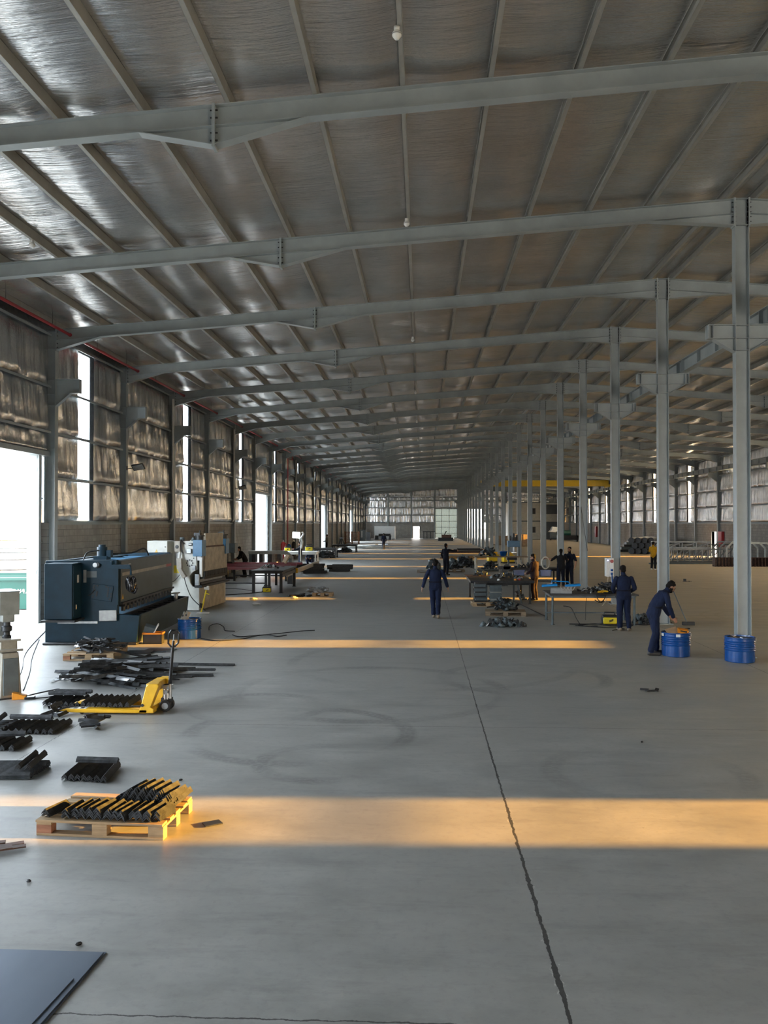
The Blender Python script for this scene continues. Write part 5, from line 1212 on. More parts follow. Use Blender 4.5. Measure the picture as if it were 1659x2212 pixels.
# ---- two-storey office block and machines at the far right end
t = thing('office_block', 'pale two storey office block built inside the far right end', 'office', (19, 150, 0), 0)
MB().bb(-3.4, 1.9, 0, 8, .1, 6.5).build('office_wall', 'concrete_pale', t); MB().bb(-3.4, 1.9, 0, 8, 0, .1).build('plinth', 'slate', t)
MB().bb(-3.45, 1.95, -.06, 0, 3.15, 3.35).build('floor_band', 'slate', t); MB().bb(-3.5, 4.9, -.3, 8, 6.5, 6.62).build('flat_roof', 'slate', t)
for z in (4.5, 1.2): f = MB().bb(.42, 1.05, -.05, .02, z, z+1.05).build('window', 'slate', t); MB().bb(.47, 1.0, -.06, -.04, z+.05, z+1.0).build('pane', 'black', f)
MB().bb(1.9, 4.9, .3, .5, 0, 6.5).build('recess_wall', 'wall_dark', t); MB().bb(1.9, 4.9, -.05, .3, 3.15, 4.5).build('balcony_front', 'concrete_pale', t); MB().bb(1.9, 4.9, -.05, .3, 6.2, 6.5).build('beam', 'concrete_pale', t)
b = MB(); b.tube([(-3.7, -.1, 0), (-3.7, -.1, 6.4)], .12, 8); b.build('corner_pipe', 'pvc', t)
t = thing('wrapped_machine', 'white sheeted machine standing before the dark office recess', 'machine', (22.3, 144, 0), 0); b = MB(); b.prism([(-.9, 1.4), (.2, 1.3), (.9, 1.7), (.7, 2.2), (-.3, 2.3), (-.5, 1.8)], 'y', -.6, .6); b.build('white_cover', 'white', t, .1); b = MB(); b.bb(-.6, .9, -.5, .5, .3, 1.3); b.build('machine_body', 'slate', t, .05)
for x in (-.5, .8): MB().cyl((x, 0, 0), (x, 0, .4), .1, 10).build('leg', 'rusty', t)
t = thing('tank_skid', 'dark tank skid with white end drum near the far right corner', 'machine', (25.0-1.8, 132, 0), 0); MB().bb(-2.2, 1, -.5, .5, .3, 1.0).build('skid_frame', 'dark_steel', t); b = MB(); b.cyl((-1.4, 0, 1.3), (-.2, 0, 1.3), .5, 16); b.build('green_tank', 'green_skip', t); b = MB(); b.cyl((1.2, -.5, .6), (1.2, .5, .6), .5, 16); b.build('end_drum', 'white', t)
for x in (-2, .8): MB().bb(x-.1, x+.1, -.5, .5, 0, .3).build('skid_foot', 'dark_steel', t)
for i, (x, y, s) in enumerate(((12.4, 105, 1.0), (10.3, 112, .8))):
    t = thing('wood_crate', '%s pale timber crate on the floor behind the column row' % ('larger' if i == 0 else 'smaller'), 'crate', (x, y, 0), .2, 'timber crates behind the columns'); MB().bb(-s, s, -.6, .6, .12, 1.5*s).build('crate_panel', 'pallet_old', t); 
    for k in (-1, 0, 1): MB().bb(k*s-.06, k*s+.06, -.63, .63, .12, 1.52*s).build('batten', 'pallet', t)
    for k in (-1, 1): MB().bb(-s, s, k*.5-.06, k*.5+.06, 0, .12).build('runner', 'pallet_old', t)
# ---- far end of the main hall
t = thing('white_container', 'white cabin standing against the far gable wall', 'cabin', (-6.75, 151, 0), 0); MB().bb(-1.85, 1.85, 0, 2.4, .1, 2.35).build('cabin_body', 'white', t, .03); MB().bb(-1.85, 1.85, 0, 2.4, 0, .1).build('skid_base', 'dark_steel', t)
t = thing('lathe_machine', 'long black machine in front of the white cabin', 'machine', (-6.6, 146.5, 0), 0); MB().bb(-1.3, 1.2, -.4, .4, .25, .6).build('machine_bed', 'zinc', t); MB().bb(-1.0, 1.1, -.3, .3, .6, 1.05).build('black_cover', 'black', t, .03); MB().bb(.8, 1.25, -.45, .45, 0, .8).build('end_cabinet', 'dark_steel', t); MB().bb(-1.6, -1.0, -.45, .45, 0, .75).build('end_cabinet', 'dark_steel', t)
t = thing('control_cabinet', 'grey control cabinet in the far left corner', 'cabinet', (-9.9, 140, 0), 0); MB().bb(-.45, .45, -.4, .4, 0, 1.75).build('cabinet_body', 'slate', t, .02); MB().bb(-.3, .0, -.42, -.4, .5, 1.6).build('door_panel', 'label_grey', t); b = MB(); b.bb(.6, 1.3, -.4, .4, .1, 1.4); b.build('blue_unit', 'wall_dark', t)
t = thing('dark_vehicle', 'dark low machine before the translucent far gate', 'machine', (3.9, 139, 0), 0); MB().bb(-1.3, 1.2, -.6, .6, .0, .5).build('machine_bed', 'dark_steel', t, .04); MB().bb(-.7, .9, -.5, .5, .5, 1.0).build('machine_body', 'rusty', t, .05); b = MB(); b.tube([(-.2, 0, 1.0), (-.1, 0, 1.3), (.1, 0, 1.6)], .08, 8); b.build('lever_post', 'black', t)
t = thing('guard_rail_frame', 'thin pale rail frame beside the far gate', 'rail', (6.0, 134, 0), .3); b = MB(); b.tube([(-1, 0, 0), (-1, 0, 1), (1, 0, 1), (1, 0, 0)], .04, 6); b.tube([(-1, 0, .5), (1, 0, .5)], .04, 6); b.build('rail_tube', 'zinc', t)
t = thing('steel_trestle', 'dark trestle with hanging bars by the far white doorway', 'trestle', (1.3, 160.2, 0), 0); MB().bb(-1.2, 1.2, -.3, .3, 1.2, 1.35).build('trestle_top', 'dark_steel', t)
for x in (-1, -.4, .3, 1): MB().bb(x-.06, x+.06, -.2, .2, 0, 1.2).build('post', 'dark_steel' if x < .9 else 'white', t)

# ================================================================== LEFT, BEYOND THE PRESS BRAKE
t = table('welding_bench', 'black steel bench on thick square legs beyond the cream press brake', -7.1, -5.75, 34.6, 38.4, .94, 'black', 'black', .11, .07, False, 0, .1)
MB().bb(.55, .65, -1.9, 1.9, .66, .80).build('side_rail', 'black', t); MB().bb(.615, .735, 1.78, 1.84, .62, .84).build('yellow_band', 'yellow', t)
for i in range(5):
    o = MB().bb(-1.7, 1.7, -.06, .06, 0, .1).build('red_rail', 'rail_red', loc=(-8.0+.1*i, 36.5+1.2*i, .86)); tag(o, 'long dull red rail across the roller table, %s from the camera' % ORD[i], 'rail', 'red rails of the roller table')
t = thing('roller_table', 'dark roller table carrying red rails along the left wall', 'table', (-8.0, 39, 0), 0)
for x in (-1.4, 1.2): MB().bb(x-.06, x+.06, -2.8, 3, .76, .86).build('long_beam', 'dark_steel', t)
for x in (-1.4, 1.2):
    for y in (-2.6, 0, 2.8): MB().bb(x-.05, x+.05, y-.05, y+.05, 0, .76).build('leg', 'dark_steel', t)
for y in (-2.6, 2.8): MB().bb(-1.4, 1.2, y-.03, y+.03, .25, .31).build('stretcher', 'dark_steel', t)
heap(-6.5, 35.6, .5, .7, .08, 20, 'small shiny part on the black bench beyond the press brake', 'parts on the black welding bench', .94, 'clamp', 'clamp', 1.2, sm)
o = MB().bb(-.04, .04, -6, 6, .40, .62).build('long_beam', 'beige_machine', loc=(-6.3, 45, 0)); tag(o, 'long beige beam lying on blocks along the welding line', 'beam', kind='thing')
for y in (40, 50): tag(MB().bb(-.12, .12, -.1, .1, 0, .40).build('support_block', 'dark_steel', loc=(-6.3, y, 0)), 'dark block under the %s end of the long beige beam' % ('near' if y == 40 else 'far'), 'block')
t = thing('cutting_gantry', 'grey green cutting gantry with sloped end above the welding line', 'gantry', (-8.3, 46, 0), 0)
MB().prism([(-1.2, 1.2), (.75, 1.2), (1.15, .95), (1.2, 1.03), (.8, 1.38), (-1.2, 1.38)], 'y', -.35, .35).build('gantry_beam', 'grey_machine', t, .02)
for x in (-1.1, 1.1): MB().bb(x-.08, x+.08, -.3, .3, 0, 1.2 if x < 0 else 1.0).build('leg', 'slate', t)
for x in (-.9, -.5, .0, .5): MB().bb(x-.1, x+.1, -.4, .2, .75, 1.2).build('torch_carriage', 'dark_steel', t)
MB().bb(-1.2, 1.2, -.5, .5, .5, .6).build('cutting_bed', 'dark_steel', t)
b = MB(); b.ball((.2, -.5, .68), (.09, .05, .07), 8); b.ball((.42, -.5, .74), (.05, .04, .05), 8); b.build('spark_glow', 'spark', t)
flat_in(-6.75, 41.5, 1.12, (.06, .9, .46), R3(0, .5, .35), 'card', 'brown board leaning on the far end of the black welding bench', 'board', 'leaning_board')
t = thing('wall_panel_box', 'grey switch panel with red and white lights on a left wall column', 'switch panel', (-10.55, 42.2, 1.0), 0); MB().bb(-.2, .2, -.2, .2, 0, .85).build('box_body', 'slate', t, .01); MB().bb(.0, .16, -.21, -.2, .05, .8).build('light_cover', 'label_grey', t)
for k in range(4): b = MB(); b.cyl((-.1, -.2, .15+.18*k), (-.1, -.23, .15+.18*k), .045, 10); b.build('push_button', ['black', 'drum_blue', 'black', 'red'][k], t)
MB().cyl((.08, -.21, .72), (.08, -.225, .72), .04, 10).build('pilot_light', 'led', t)
t = thing('drill_column', 'grey pillar drill against the left wall before the second doorway', 'machine', (-10.2, 43.6, 0), 0); MB().cyl((0, 0, 0), (0, 0, 1.7), .09, 12).build('pillar', 'dark_steel', t); MB().bb(-.7, .5, -.35, .35, 1.35, 1.85).build('drill_head', 'slate', t, .03); MB().bb(-.45, .45, -.4, .4, 0, .1).build('base', 'dark_steel', t); MB().bb(-.35, .35, -.3, .3, .8, .88).build('drill_table', 'dark_steel', t); MB().bb(-.6, -.3, -.36, -.35, 1.45, 1.75).build('screen', 'black', t)
t = thing('work_lamp', 'bright square work lamp on a tall stand above the welding line', 'lamp', (-7.85, 53, 0), 0)
MB().box((-.12, 0, 2.14), (.50, .06, .40), R3(0, .06, 0)).build('lamp_face', 'lamp_face', t, .03); b = MB(); b.tube([(.15, .05, 0), (.15, .05, 1.6), (.05, .05, 2.0)], .03, 8); b.build('stand_pole', 'white', t); b = MB(); b.tube(curve_pts([(.2, .02, 1.3), (.28, .0, 1.7), (.2, .02, 1.95), (.34, .02, 2.2), (.24, .02, 2.35)]), .06, 8); b.build('wrapped_hose', 'white', t)
for k in range(3): a = k*2.1; MB().bar((.15, .05, .5), (.15+.4*math.cos(a), .05+.4*math.sin(a), 0), .03, .03).build('leg', 'slate', t)
t = table('pale_bench', 'white bench with a yellow welder on it beside the left wall', -9.4, -7.0, 55.5, 57.0, 1.0, 'white', 'white', .08, .12, False, 0, .08)
t = welder(-7.55, 56.0, 0, 'large yellow welding machine on the white bench', 1.25); t.location.z = 1.0
t = welder(-9.0, 56.0, 0, 'dark yellow welding machine on the left of the white bench', 1.0); t.location.z = 1.0
for i, (y, h, m, lab) in enumerate(((63.2, 1.5, 'red', 'tall red gas cylinder by the left wall, left of the blue barrel'), (64.0, 1.4, 'pipe_red', 'second red gas cylinder by the left wall'), (66.0, 1.25, 'drum_blue', 'tall blue gas cylinder by the left wall'), (68.5, 1.4, 'black', 'tall black gas cylinder by the left wall'))):
    t = thing('gas_cylinder', lab, 'gas cylinder', (-10.5, y, 0), 0, 'gas cylinders by the left wall'); MB().lathe([(.0, 0), (.17, .01), (.18, .05), (.18, h-.2), (.12, h-.04), (.05, h)], 18).build('cylinder_body', m, t); MB().cyl((0, 0, h), (0, 0, h+.12), .035, 10).build('valve', 'chrome', t)
pallet(-3.95, 33.4, .02, 'small wooden pallet with crumpled plastic beyond the sunlit strip', .8, .6, ('pallet', 'pallet'))
b = MB()
for k in range(16): b.ball((random.uniform(-.5, .3), random.uniform(-.25, .3), random.uniform(.02, .14)), (random.uniform(.12, .25), random.uniform(.1, .2), random.uniform(.04, .09)), 7, 0, R3(random.uniform(-.4, .4), random.uniform(-.4, .4), random.uniform(0, 3)))
sheet = b.build('plastic_sheeting', 'label_grey', loc=(-4.1, 33.6, .15)); tag(sheet, 'crumpled grey plastic sheeting heaped on the small pallet', 'plastic sheet')
b = MB()
for k in range(10): b.ball((random.uniform(-.5, .5), random.uniform(-.2, .2), .04), (random.uniform(.12, .25), .1, .05), 7, 0, R3(0, random.uniform(-.3, .3), random.uniform(0, 3)))
tag(b.build('dark_tarpaulin', 'black', loc=(-4.75, 33.0, 0)), 'dark crumpled tarpaulin on the floor left of the small pallet', 'tarpaulin')
for x, y, lab in ((-6.4, 31.6, 'crumpled paper scrap on the sunlit strip below the black bench'), (-4.95, 32.2, 'white crumpled scrap on the sunlit strip near the small pallet'), (-5.9, 29.6, 'pale scrap on the floor right of the cream press brake')):
    tag(MB().ball((0, 0, .04), (.14, .08, .05), 7).ball((.1, .03, .03), (.08, .07, .03), 6).build('paper_scrap', 'paper', loc=(x, y, 0)), lab, 'scrap')
cable([(-10.2, 32.5, .015), (-9.2, 33.5, .015), (-8.4, 33.2, .02), (-7.3, 34.0, .02), (-6.6, 34.6, .05)], .02, 'black cable from the wall to the small welding machine')
cable([(-9.8, 36, .015), (-8.4, 36.8, .015), (-7.2, 35.6, .015)], .012, 'thin cable crossing the floor under the red rails')
for i, (x, y, w, d, n, lab) in enumerate(((-7.3, 50.2, 1.3, .9, 3, 'left'), (-6.2, 48.6, 1.3, .8, 4, 'middle'), (-4.95, 50.4, 1.2, .9, 3, 'right'))):
    for k in range(n):
        for j in range(3):
            o = inst('channel_bar', None, (0, 0, 0)) if False else MB().prism([(-.12, 0), (.12, 0), (.12, .13), (.10, .13), (.10, .02), (-.10, .02), (-.10, .13), (-.12, .13)], 'x', -w/2, w/2).build('channel_bar', 'dark_steel', loc=(x+random.uniform(-.35, .35)*(k > 0), y-.3+.3*j+random.uniform(-.04, .04), .005+.135*k), rz=random.uniform(-.12, .12))
            tag(o, 'dark channel bar in the %s of three low stacks beyond the welder on the left' % lab, 'channel bar', 'channel bars in the %s low stack' % lab)
t = thing('paint_pail', 'pale pinkish bin in front of the standing welder', 'bin', (-7.6, 47.9, 0), 0); b = MB(); b.lathe([(.20, 0), (.24, .42), (.25, .42), (.25, .45), (.23, .45), (.19, .02)], 20); b.build('pail_body', 'maroon', t); MB().lathe([(.0, .43), (.22, .43), (.22, .44), (0, .44)], 20).build('pail_content', 'white', t)
table('assembly_table', 'long dark assembly table along the left wall, nearer of two', -9.0, -7.1, 69.5, 71.2, .82, 'dark_steel', 'dark_steel', .1, .12, False, 0, .1)
heap(-8.0, 69.6, .9, .5, .4, 46, 'dark bent bar in the tangle under the nearer assembly table', 'bars under the nearer assembly table', 0, 'bent_bar', 'steel bar', 2.2)
table('assembly_table', 'long dark assembly table along the left wall, farther of two', -9.0, -6.5, 83.5, 85.0, .76, 'dark_steel', 'dark_steel', .1, .1, False, 0, .1)
heap(-7.6, 83.0, .9, .5, .3, 26, 'dark bent bar in the tangle under the farther assembly table', 'bars under the farther assembly table', 0, 'bent_bar', 'steel bar', 2.2)
for k in range(14):
    o = MB().box((0, 0, 0), (random.uniform(2, 4), random.uniform(.5, .9), .05), R3(random.uniform(-.05, .05), random.uniform(-.06, .06), random.uniform(-.4, .4))).build('zinc_sheet', 'white_machine' if k % 3 else 'zinc', loc=(-6.3+random.uniform(-1, 1), 96+random.uniform(-3, 3), .03+.03*k)); tag(o, 'pale shiny sheet in the loose heap left of the far walking man', 'metal sheet', 'pale sheets left of the far man')
for k in range(12):
    p_ = pallet(-9.6, 115, random.uniform(-.05, .05), 'reddish wooden pallet, %s from the floor in the tall stack by the left wall' % ORD[k], 2.0, 1.2, ('pallet_red', 'pallet_red')); p_.location.z = .146*k; p_['group'] = 'tall pallet stack'
t = thing('trestle_stand', 'dark A shaped trestle before the tall pallet stack', 'trestle', (-9.6, 100, 0), 0)
for s in (-1, 1):
    for y in (-.4, .4): MB().bar((s*.45, y, 0), (s*.08, 0, 1.1), .07, .07).build('leg', 'dark_steel', t)
MB().bb(-.2, .2, -.5, .5, 1.08, 1.18).build('top_bar', 'dark_steel', t)
import numpy as np
# ================================================================== PEOPLE
def person(label, loc, rz, pose, colors, h=1.75, voxel=.011, hair='short', beard=False, name='person', extras=None):
    """figure faces +Y locally; pose overrides joints (metres for a 1.75 m figure); one continuous body"""
    J = dict(pelvis=(0, 0, .96), waist=(0, .0, 1.10), chest=(0, .0, 1.30), neck=(0, -.01, 1.47), head=(0, .02, 1.63),
             shL=(-.185, -.01, 1.42), elL=(-.25, -.04, 1.14), wrL=(-.27, .04, .90), shR=(.185, -.01, 1.42), elR=(.25, -.04, 1.14), wrR=(.27, .04, .90),
             hiL=(-.09, 0, .93), knL=(-.10, .03, .50), anL=(-.11, -.02, .08), hiR=(.09, 0, .93), knR=(.10, .03, .50), anR=(.11, -.02, .08),
             toL=(-.13, .17, .035), toR=(.13, .17, .035), face=(0, 1, 0), hdL=None, hdR=None)
    J.update(pose); V_ = {k: (Vector(v) if v is not None else None) for k, v in J.items()}
    b = MB(); seg = []
    def limb(p, q, r0, r1, region, n=12, squash=None):
        p, q = Vector(p), Vector(q); d = (q-p); k = 5
        pts = [p - d.normalized()*r0*.75] + [p+d*i/k for i in range(k+1)] + [q + d.normalized()*r1*.75]
        rs = [r0*.45] + [r0+(r1-r0)*i/k for i in range(k+1)] + [r1*.45]
        b.tube(pts, rs, n); seg.append((p, q, max(r0, r1), region))
    def loft(pts, radii, side, region):
        pts = [Vector(p) for p in pts]; side = Vector(side).normalized(); n = 18; vs = []; fs = []
        for i, p in enumerate(pts):
            d = (pts[min(i+1, len(pts)-1)]-pts[max(0, i-1)]).normalized(); f = side.cross(d).normalized(); s = d.cross(f)
            for k in range(n):
                a = 2*PI*k/n; vs.append(p + s*math.cos(a)*radii[i][0] + f*math.sin(a)*radii[i][1])
        for i in range(len(pts)-1):
            for k in range(n): fs.append((i*n+k, i*n+(k+1) % n, (i+1)*n+(k+1) % n, (i+1)*n+k))
        fs += [tuple(range(n))[::-1], tuple((len(pts)-1)*n+k for k in range(n))]; b.add(vs, fs, 0, True)
        for i in range(len(pts)-1): seg.append((pts[i], pts[i+1], radii[i][0], region))
    side = (V_['shR']-V_['shL']).normalized()
    spine_d = (V_['neck']-V_['chest']).normalized()
    loft([V_['pelvis']+Vector((0, 0, -.12)), V_['pelvis']-Vector((0, 0, .04)), V_['pelvis'].lerp(V_['waist'], .6), V_['waist'], V_['waist'].lerp(V_['chest'], .5), V_['chest'], V_['chest'].lerp(V_['neck'], .55), V_['chest'].lerp(V_['neck'], .82), V_['neck']-spine_d*.005],
         [(.13, .10), (.185, .135), (.178, .13), (.17, .122), (.178, .125), (.185, .128), (.180, .112), (.135, .09), (.07, .065)], side, 'top')
    for s in 'LR':
        hp = V_['hi'+s]; limb(hp, V_['kn'+s], .098, .072, 'bottom'); limb(V_['kn'+s], V_['an'+s]+Vector((0, 0, .03)), .072, .062, 'bottom')
        limb(V_['sh'+s]-Vector((0, 0, .012)), V_['el'+s], .058, .050, 'sleeve'); limb(V_['el'+s], V_['wr'+s], .052, .038, 'forearm')
        an, to = V_['an'+s], V_['to'+s]; bk = an + (an-to).normalized()*.05; bk.z = to.z
        limb(Vector((bk.x, bk.y, to.z+.012)), to + Vector((0, 0, .0)), .046, .042, 'shoe'); limb(an, Vector((an.x, an.y, to.z+.02)), .048, .05, 'shoe')
        # hand: palm, four unequal fingers and a thumb from the side of the palm
        wr, el = V_['wr'+s], V_['el'+s]; hd = (V_['hd'+s] or (wr-el)).normalized(); sg = -1 if s == 'L' else 1
        inward = Vector((-sg, 0, 0)); inward = (inward - hd*inward.dot(hd)).normalized(); fwd = hd.cross(inward)*sg
        if fwd.y < 0: fwd = -fwd
        palm = wr+hd*.055; Rm = Matrix((fwd, inward, hd)).transposed(); b.ball(palm, (.042, .02, .055), 10, 0, Rm); seg.append((wr+hd*.03, wr+hd*.19, .05, 'skin')); limb(wr-hd*.02, wr+hd*.03, .033, .03, 'skin')
        for i, ln in enumerate((.072, .08, .075, .06)):
            p0 = palm + hd*.04 + fwd*(.03-.02*i); p1 = p0 + hd*ln*.55 + inward*.008; p2 = p1 + hd*ln*.35 + inward*.028
            b.tube([p0-hd*.02, p0, p1, p2], [.0095, .0105, .0095, .008], 7)
        p0 = palm + fwd*.032 - hd*.02; p1 = p0 + fwd*.03 + hd*.03 + inward*.01; p2 = p1 + hd*.032 + inward*.012; b.tube([p0-fwd*.015, p0, p1, p2], [.012, .013, .011, .009], 7)
    hc = V_['head']; f = V_['face'].normalized(); up = (hc - V_['neck']).normalized(); f = (f - up*f.dot(up)*.6).normalized(); up = (up*.5 + Vector((0, 0, .5))); up = (up - f*up.dot(f)).normalized(); r = f.cross(up).normalized()
    RH = Matrix((r, f, up)).transposed()
    def hp(x, y, z): return hc + r*x + f*y + up*z
    limb(V_['neck']-spine_d*.03, hp(0, -.02, -.06), .056, .052, 'skin')
    b.ball(hp(0, -.012, .025), (.076, .093, .09), 16, 0, RH); b.ball(hp(0, .022, -.045), (.056, .066, .072), 14, 0, RH)
    b.ball(hp(0, .072, -.092), (.026, .022, .02), 8, 0, RH); b.tube([hp(0, .088, .01), hp(0, .108, -.03), hp(0, .088, -.042)], [.009, .015, .012], 8)
    for sx_ in (-1, 1): b.ball(hp(sx_*.076, -.008, -.015), (.011, .022, .032), 8, 0, RH); b.ball(hp(sx_*.034, .075, -.028), (.022, .016, .02), 8, 0, RH)
    b.tube([hp(-.045, .078, .022), hp(0, .086, .024), hp(.045, .078, .022)], .010, 6); b.tube([hp(-.022, .088, -.064), hp(0, .094, -.063), hp(.022, .088, -.064)], .009, 6)
    seg.append((hp(0, 0, -.1), hp(0, 0, .1), .1, 'skin')); seg.append((hp(0, .06, -.09), hp(0, .08, .05), .08, 'skin'))
    # collar and cuffs belong to the clothing
    me = b.mesh('body_raw', 'skin'); o = bpy.data.objects.new('raw', me); COL.objects.link(o)
    m = o.modifiers.new('r', 'REMESH'); m.mode = 'VOXEL'; m.voxel_size = voxel
    m = o.modifiers.new('s', 'SMOOTH'); m.factor = .5; m.iterations = 2 if voxel < .012 else 1
    bpy.context.view_layer.update(); dg = bpy.context.evaluated_depsgraph_get()
    me2 = bpy.data.meshes.new_from_object(o.evaluated_get(dg)); bpy.data.objects.remove(o)
    order = ['skin', 'top', 'bottom', 'sleeve', 'forearm', 'shoe']; me2.materials.clear()
    cmap = dict(skin='skin', shoe='shoe', sleeve=colors['top'], forearm=colors.get('forearm', colors['top']), top=colors['top'], bottom=colors['bottom']); cmap.update({k: v for k, v in colors.items() if k in ('shoe',)})
    for k in order: me2.materials.append(M[cmap[k]])
    npol = len(me2.polygons); C = np.empty(npol*3); me2.polygons.foreach_get('center', C); C = C.reshape(-1, 3)
    best = np.full(npol, 1e9); mi = np.zeros(npol, dtype=np.int32)
    for (a, c, rad, reg) in seg:
        a_, d = np.array(a), np.array(c-a); tt = np.clip(((C-a_) @ d)/max(d @ d, 1e-9), 0, 1)
        q = np.linalg.norm(C-(a_+tt[:, None]*d), axis=1)-rad*.9; w = q < best
        best[w] = q[w]; mi[w] = order.index(reg)
    mi = mi.tolist()
    me2.polygons.foreach_set('material_index', mi); me2.polygons.foreach_set('use_smooth', [True]*len(me2.polygons))
    cl = set()
    for po, q in zip(me2.polygons, mi):
        if q in (1, 2, 3, 4) and cmap[order[q]] != 'skin': cl.update(po.vertices)
    nv = len(me2.vertices); co = np.empty(nv*3); me2.vertices.foreach_get('co', co); co = co.reshape(-1, 3)
    nr = np.array([tuple(v.vector) for v in me2.vertex_normals])
    for i in cl:
        x, y, z = co[i]; co[i] += nr[i]*(.008 + noise.noise((x*9, y*9, z*4.5))*.011 + noise.noise((x*22, y*22, z*15+3))*.006)
    me2.vertices.foreach_set('co', co.ravel())
    me2.update()
    t = thing(name, label, 'person', loc, rz); s_ = h/1.75; t.scale = (s_, s_, s_)
    ob = bpy.data.objects.new('body', me2); COL.objects.link(ob); ob.parent = t
    hb = MB()
    if hair:
        hb.ball(hp(0, -.026, .038), (.083, .094, .088), 16, 0, RH); hb.ball(hp(0, -.055, -.01), (.072, .062, .075), 12, 0, RH)
        for k in range(26):
            a = random.uniform(0, PI*2); q = random.uniform(.2, 1); hb.ball(hp(.07*q*math.cos(a), -.03+.08*q*math.sin(a), .055+.06*math.sqrt(max(0, 1-q*q))), .022, 6)
        hb.build('hair', 'hair', t)
    if beard:
        bb_ = MB(); bb_.ball(hp(0, .05, -.085), (.055, .05, .04), 10, 0, RH); bb_.ball(hp(-.052, .02, -.055), (.016, .04, .045), 8, 0, RH); bb_.ball(hp(.052, .02, -.055), (.016, .04, .045), 8, 0, RH); bb_.tube([hp(-.028, .092, -.052), hp(0, .102, -.05), hp(.028, .092, -.052)], .008, 6); bb_.build('beard', 'hair', t)
    eb = MB()
    for sx_ in (-1, 1): eb.ball(hp(sx_*.032, .088, -.002), (.013, .006, .006), 8, 0, RH); eb.tube([hp(sx_*.015, .094, .02), hp(sx_*.034, .092, .026), hp(sx_*.052, .08, .02)], .005, 6)
    eb.build('eyes', 'hair', t)
    if extras: extras(t, hp, V_, RH)
    return t
NAVY = dict(top='navy', bottom='navy'); DARK = dict(top='navy_dark', bottom='navy_dark')
def belt(t, hp, V_, RH):
    MB().lathe([(.175, -.02), (.19, -.02), (.19, .02), (.175, .02), (.175, -.02)], 24, T=Matrix.Translation(V_['waist']-Vector((0, 0, .02))) @ Matrix.Diagonal((1.02, .78, 1, 1))).build('waistband', 'navy_dark', t)
def collar(t, hp, V_, RH):
    d = (V_['neck']-V_['chest']).normalized(); q = d.to_track_quat('Z', 'Y').to_matrix().to_4x4()
    MB().lathe([(.066, -.03), (.082, -.035), (.074, .02), (.066, .02), (.066, -.03)], 20, T=Matrix.Translation(V_['neck']) @ q).build('collar', 'navy_dark', t)
def wear(t, hp, V_, RH): belt(t, hp, V_, RH); collar(t, hp, V_, RH)
person('man in navy coverall walking away along the empty aisle, seen from behind', (.40, 25.9, 0), .02,
       dict(elL=(-.31, -.06, 1.17), wrL=(-.38, -.05, .93), elR=(.30, .02, 1.16), wrR=(.37, .08, .93), knL=(-.07, .10, .50), anL=(-.05, -.02, .08), toL=(-.06, .16, .035), knR=(.09, -.02, .50), anR=(.07, -.30, .14), toR=(.08, -.15, .04), head=(.0, .04, 1.62)),
       dict(top='navy', bottom='navy', shoe='shoe_tan'), 1.78, .009, extras=wear)
person('man in navy coverall standing with his back turned at the long work table', (5.42, 22.95, 0), -.05,
       dict(elL=(-.29, -.02, 1.14), wrL=(-.22, .20, 1.02), elR=(.29, -.02, 1.14), wrR=(.20, .20, 1.02), hdL=(.2, 1, -.2), hdR=(-.2, 1, -.2), anL=(-.10, 0, .08), anR=(.13, -.04, .08), toR=(.19, .13, .035), head=(-.01, .06, 1.61)),
       dict(top='navy', bottom='navy', shoe='shoe_tan'), 1.77, .009, extras=wear)
person('bearded man in navy coverall bending over the blue drum', (5.12, 18.85, 0), -PI/2+.12,
       dict(pelvis=(0, -.03, .93), waist=(0, .03, 1.07), chest=(0, .15, 1.24), neck=(0, .27, 1.38), head=(0, .38, 1.49), face=(0, .82, -.55), shL=(-.17, .20, 1.36), shR=(.17, .20, 1.35), elL=(-.22, .26, 1.07), wrL=(-.16, .40, .86), elR=(.22, .24, 1.07), wrR=(.17, .36, .84), hdL=(.1, .6, -.8), hdR=(-.1, .5, -.85),
            hiL=(-.09, -.03, .90), hiR=(.09, -.03, .90), knL=(-.12, .08, .49), anL=(-.13, .08, .08), toL=(-.15, .27, .035), knR=(.12, -.02, .49), anR=(.13, -.13, .08), toR=(.15, .06, .035)),
       NAVY, 1.75, .0085, beard=True, extras=wear)
person('man in plum and dark coverall standing at the right end of the plate table', (4.22, 31.9, 0), .95,
       dict(head=(.0, .07, 1.60), face=(-.3, 1, -.35), neck=(0, .02, 1.46), elL=(-.24, .02, 1.14), wrL=(-.16, .22, 1.0), elR=(.24, .02, 1.14), wrR=(.14, .24, 1.0), hdL=(.2, 1, -.2), hdR=(-.2, 1, -.2)), dict(top='maroon', bottom='maroon'), 1.76, .011, extras=collar)
def rope_coil(t, hp, V_, RH): pass
person('man in black shirt holding a rope coil beside the black bench, back to us', (6.3, 38.6, 0), .0,
       dict(shL=(-.19, 0, 1.42), elL=(-.42, .06, 1.24), wrL=(-.62, .10, 1.33), hdL=(-.9, .1, -.25), elR=(.30, .06, 1.20), wrR=(.24, .26, 1.16), hdR=(-.1, 1, 0)), dict(top='black_cloth', bottom='navy_dark', forearm='skin'), 1.72, .012)
b = MB()
for k in range(9):
    a0 = k*.35; rx, rz_ = .17+.012*(k % 3), .25+.012*(k % 4); b.tube([(rx*math.cos(2*PI*j/20), .012*(k-4)+.01*math.sin(j+a0), rz_*math.sin(2*PI*j/20)-.0) for j in range(21)], .016, 6)
tag(b.build('rope_coil', 'rope', loc=(5.62, 38.7, 1.09)), 'pale coiled rope hanging from the hand of the man in black', 'rope')
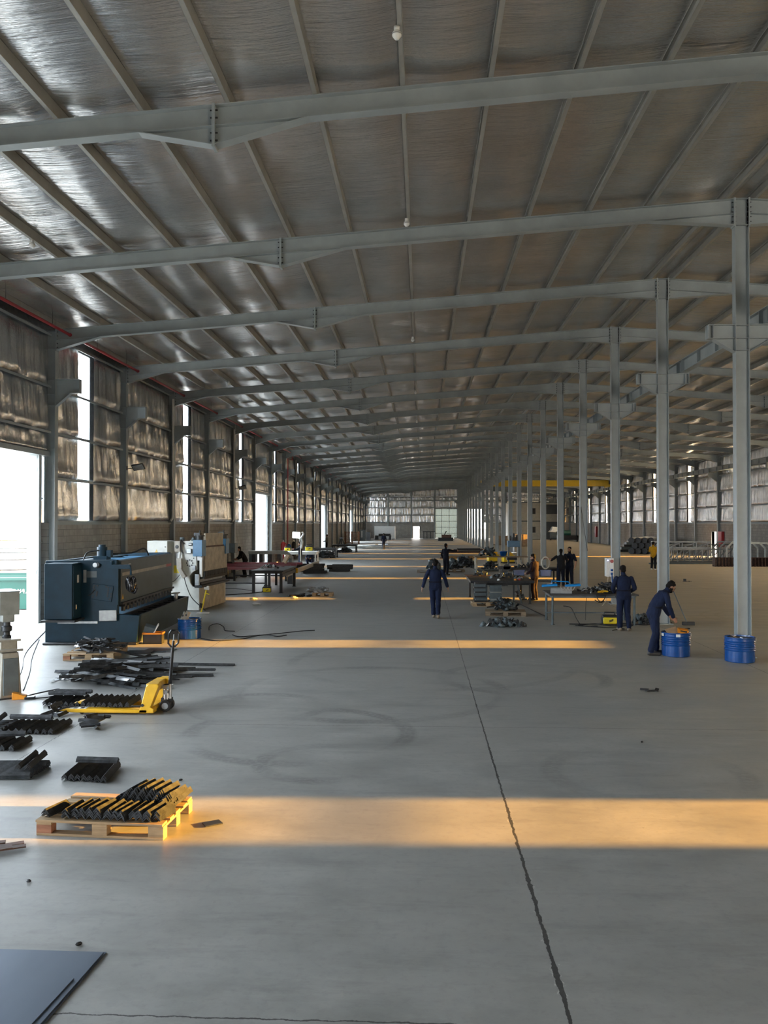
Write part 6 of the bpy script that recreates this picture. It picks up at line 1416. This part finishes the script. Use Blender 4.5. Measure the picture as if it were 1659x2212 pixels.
person('man with beard in dark coverall facing us behind the man holding rope', (6.75, 38.95, 0), PI-.5,
       dict(elL=(-.28, -.02, 1.14), wrL=(-.27, .06, .90), elR=(.29, .03, 1.18), wrR=(.12, .20, 1.20), hdR=(-.9, .3, 0)), dict(top='navy_dark', bottom='navy_dark', forearm='skin'), 1.80, .012, beard=True)
person('man in dark coverall pointing right among the scrap pallets', (1.31, 46.8, 0), -.75,
       dict(elR=(.28, .26, 1.36), wrR=(.34, .50, 1.35), hdR=(.3, 1, 0), elL=(-.27, -.05, 1.15), wrL=(-.26, .06, .94)), DARK, 1.76, .013, extras=collar)
person('man in amber shirt half hidden by the second column', (14.35, 53.0, 0), -.6,
       dict(elL=(-.26, .05, 1.16), wrL=(-.15, .25, 1.08)), dict(top='yellow_cloth', bottom='black_cloth', forearm='skin', shoe='paper'), 1.74, .014)
person('man in navy walking far down the main aisle', (-4.22, 92.4, 0), .35,
       dict(knR=(.1, .12, .5), anR=(.1, .1, .08), toR=(.11, .28, .035), anL=(-.1, -.2, .1), toL=(-.1, -.03, .035)), NAVY, 1.78, .016)
person('welder in dark coverall standing sideways at the bright work lamp', (-7.95, 54.6, 0), PI/2+.35,
       dict(elR=(.24, .20, 1.22), wrR=(.14, .42, 1.24), elL=(-.24, .22, 1.24), wrL=(-.12, .44, 1.26), hdL=(.1, 1, 0), hdR=(-.1, 1, 0), head=(0, .06, 1.62)), dict(top='navy_dark', bottom='navy'), 1.68, .013)
person('worker in navy coverall squatting beside the white bench', (-7.6, 57.0, 0), PI-.2,
       dict(pelvis=(0, -.20, .34), waist=(0, -.14, .48), chest=(0, -.02, .66), neck=(0, .05, .83), head=(0, .10, .98), shL=(-.18, .02, .78), shR=(.18, .02, .78), elL=(-.26, .16, .56), wrL=(-.14, .34, .52), elR=(.26, .16, .56), wrR=(.14, .34, .52), hdL=(0, 1, -.3), hdR=(0, 1, -.3),
            hiL=(-.09, -.18, .33), hiR=(.09, -.18, .33), knL=(-.2, .22, .46), knR=(.2, .22, .46), anL=(-.16, .04, .08), anR=(.16, .04, .08), toL=(-.19, .22, .035), toR=(.19, .22, .035)), NAVY, 1.75, .013)
person('dark clad worker bending behind the red rails before the second doorway', (-9.55, 44.9, 0), PI/2+.5,
       dict(pelvis=(0, -.05, .93), waist=(0, .02, 1.06), chest=(0, .14, 1.23), neck=(0, .24, 1.38), head=(0, .31, 1.52), shL=(-.17, .16, 1.34), shR=(.17, .16, 1.34), elL=(-.24, .24, 1.08), wrL=(-.16, .42, .98), elR=(.24, .24, 1.08), wrR=(.16, .42, .98), hdL=(0, 1, -.3), hdR=(0, 1, -.3), hiL=(-.09, -.04, .9), hiR=(.09, -.04, .9)), dict(top='black_cloth', bottom='black_cloth'), 1.74, .013)
person('man in grey shirt and dark trousers by the third bright doorway', (-9.6, 84.5, 0), PI/2,
       dict(elL=(-.26, .04, 1.15), wrL=(-.2, .25, 1.05), elR=(.26, .04, 1.15), wrR=(.2, .25, 1.05)), dict(top='grey_cloth', bottom='black_cloth'), 1.75, .016)
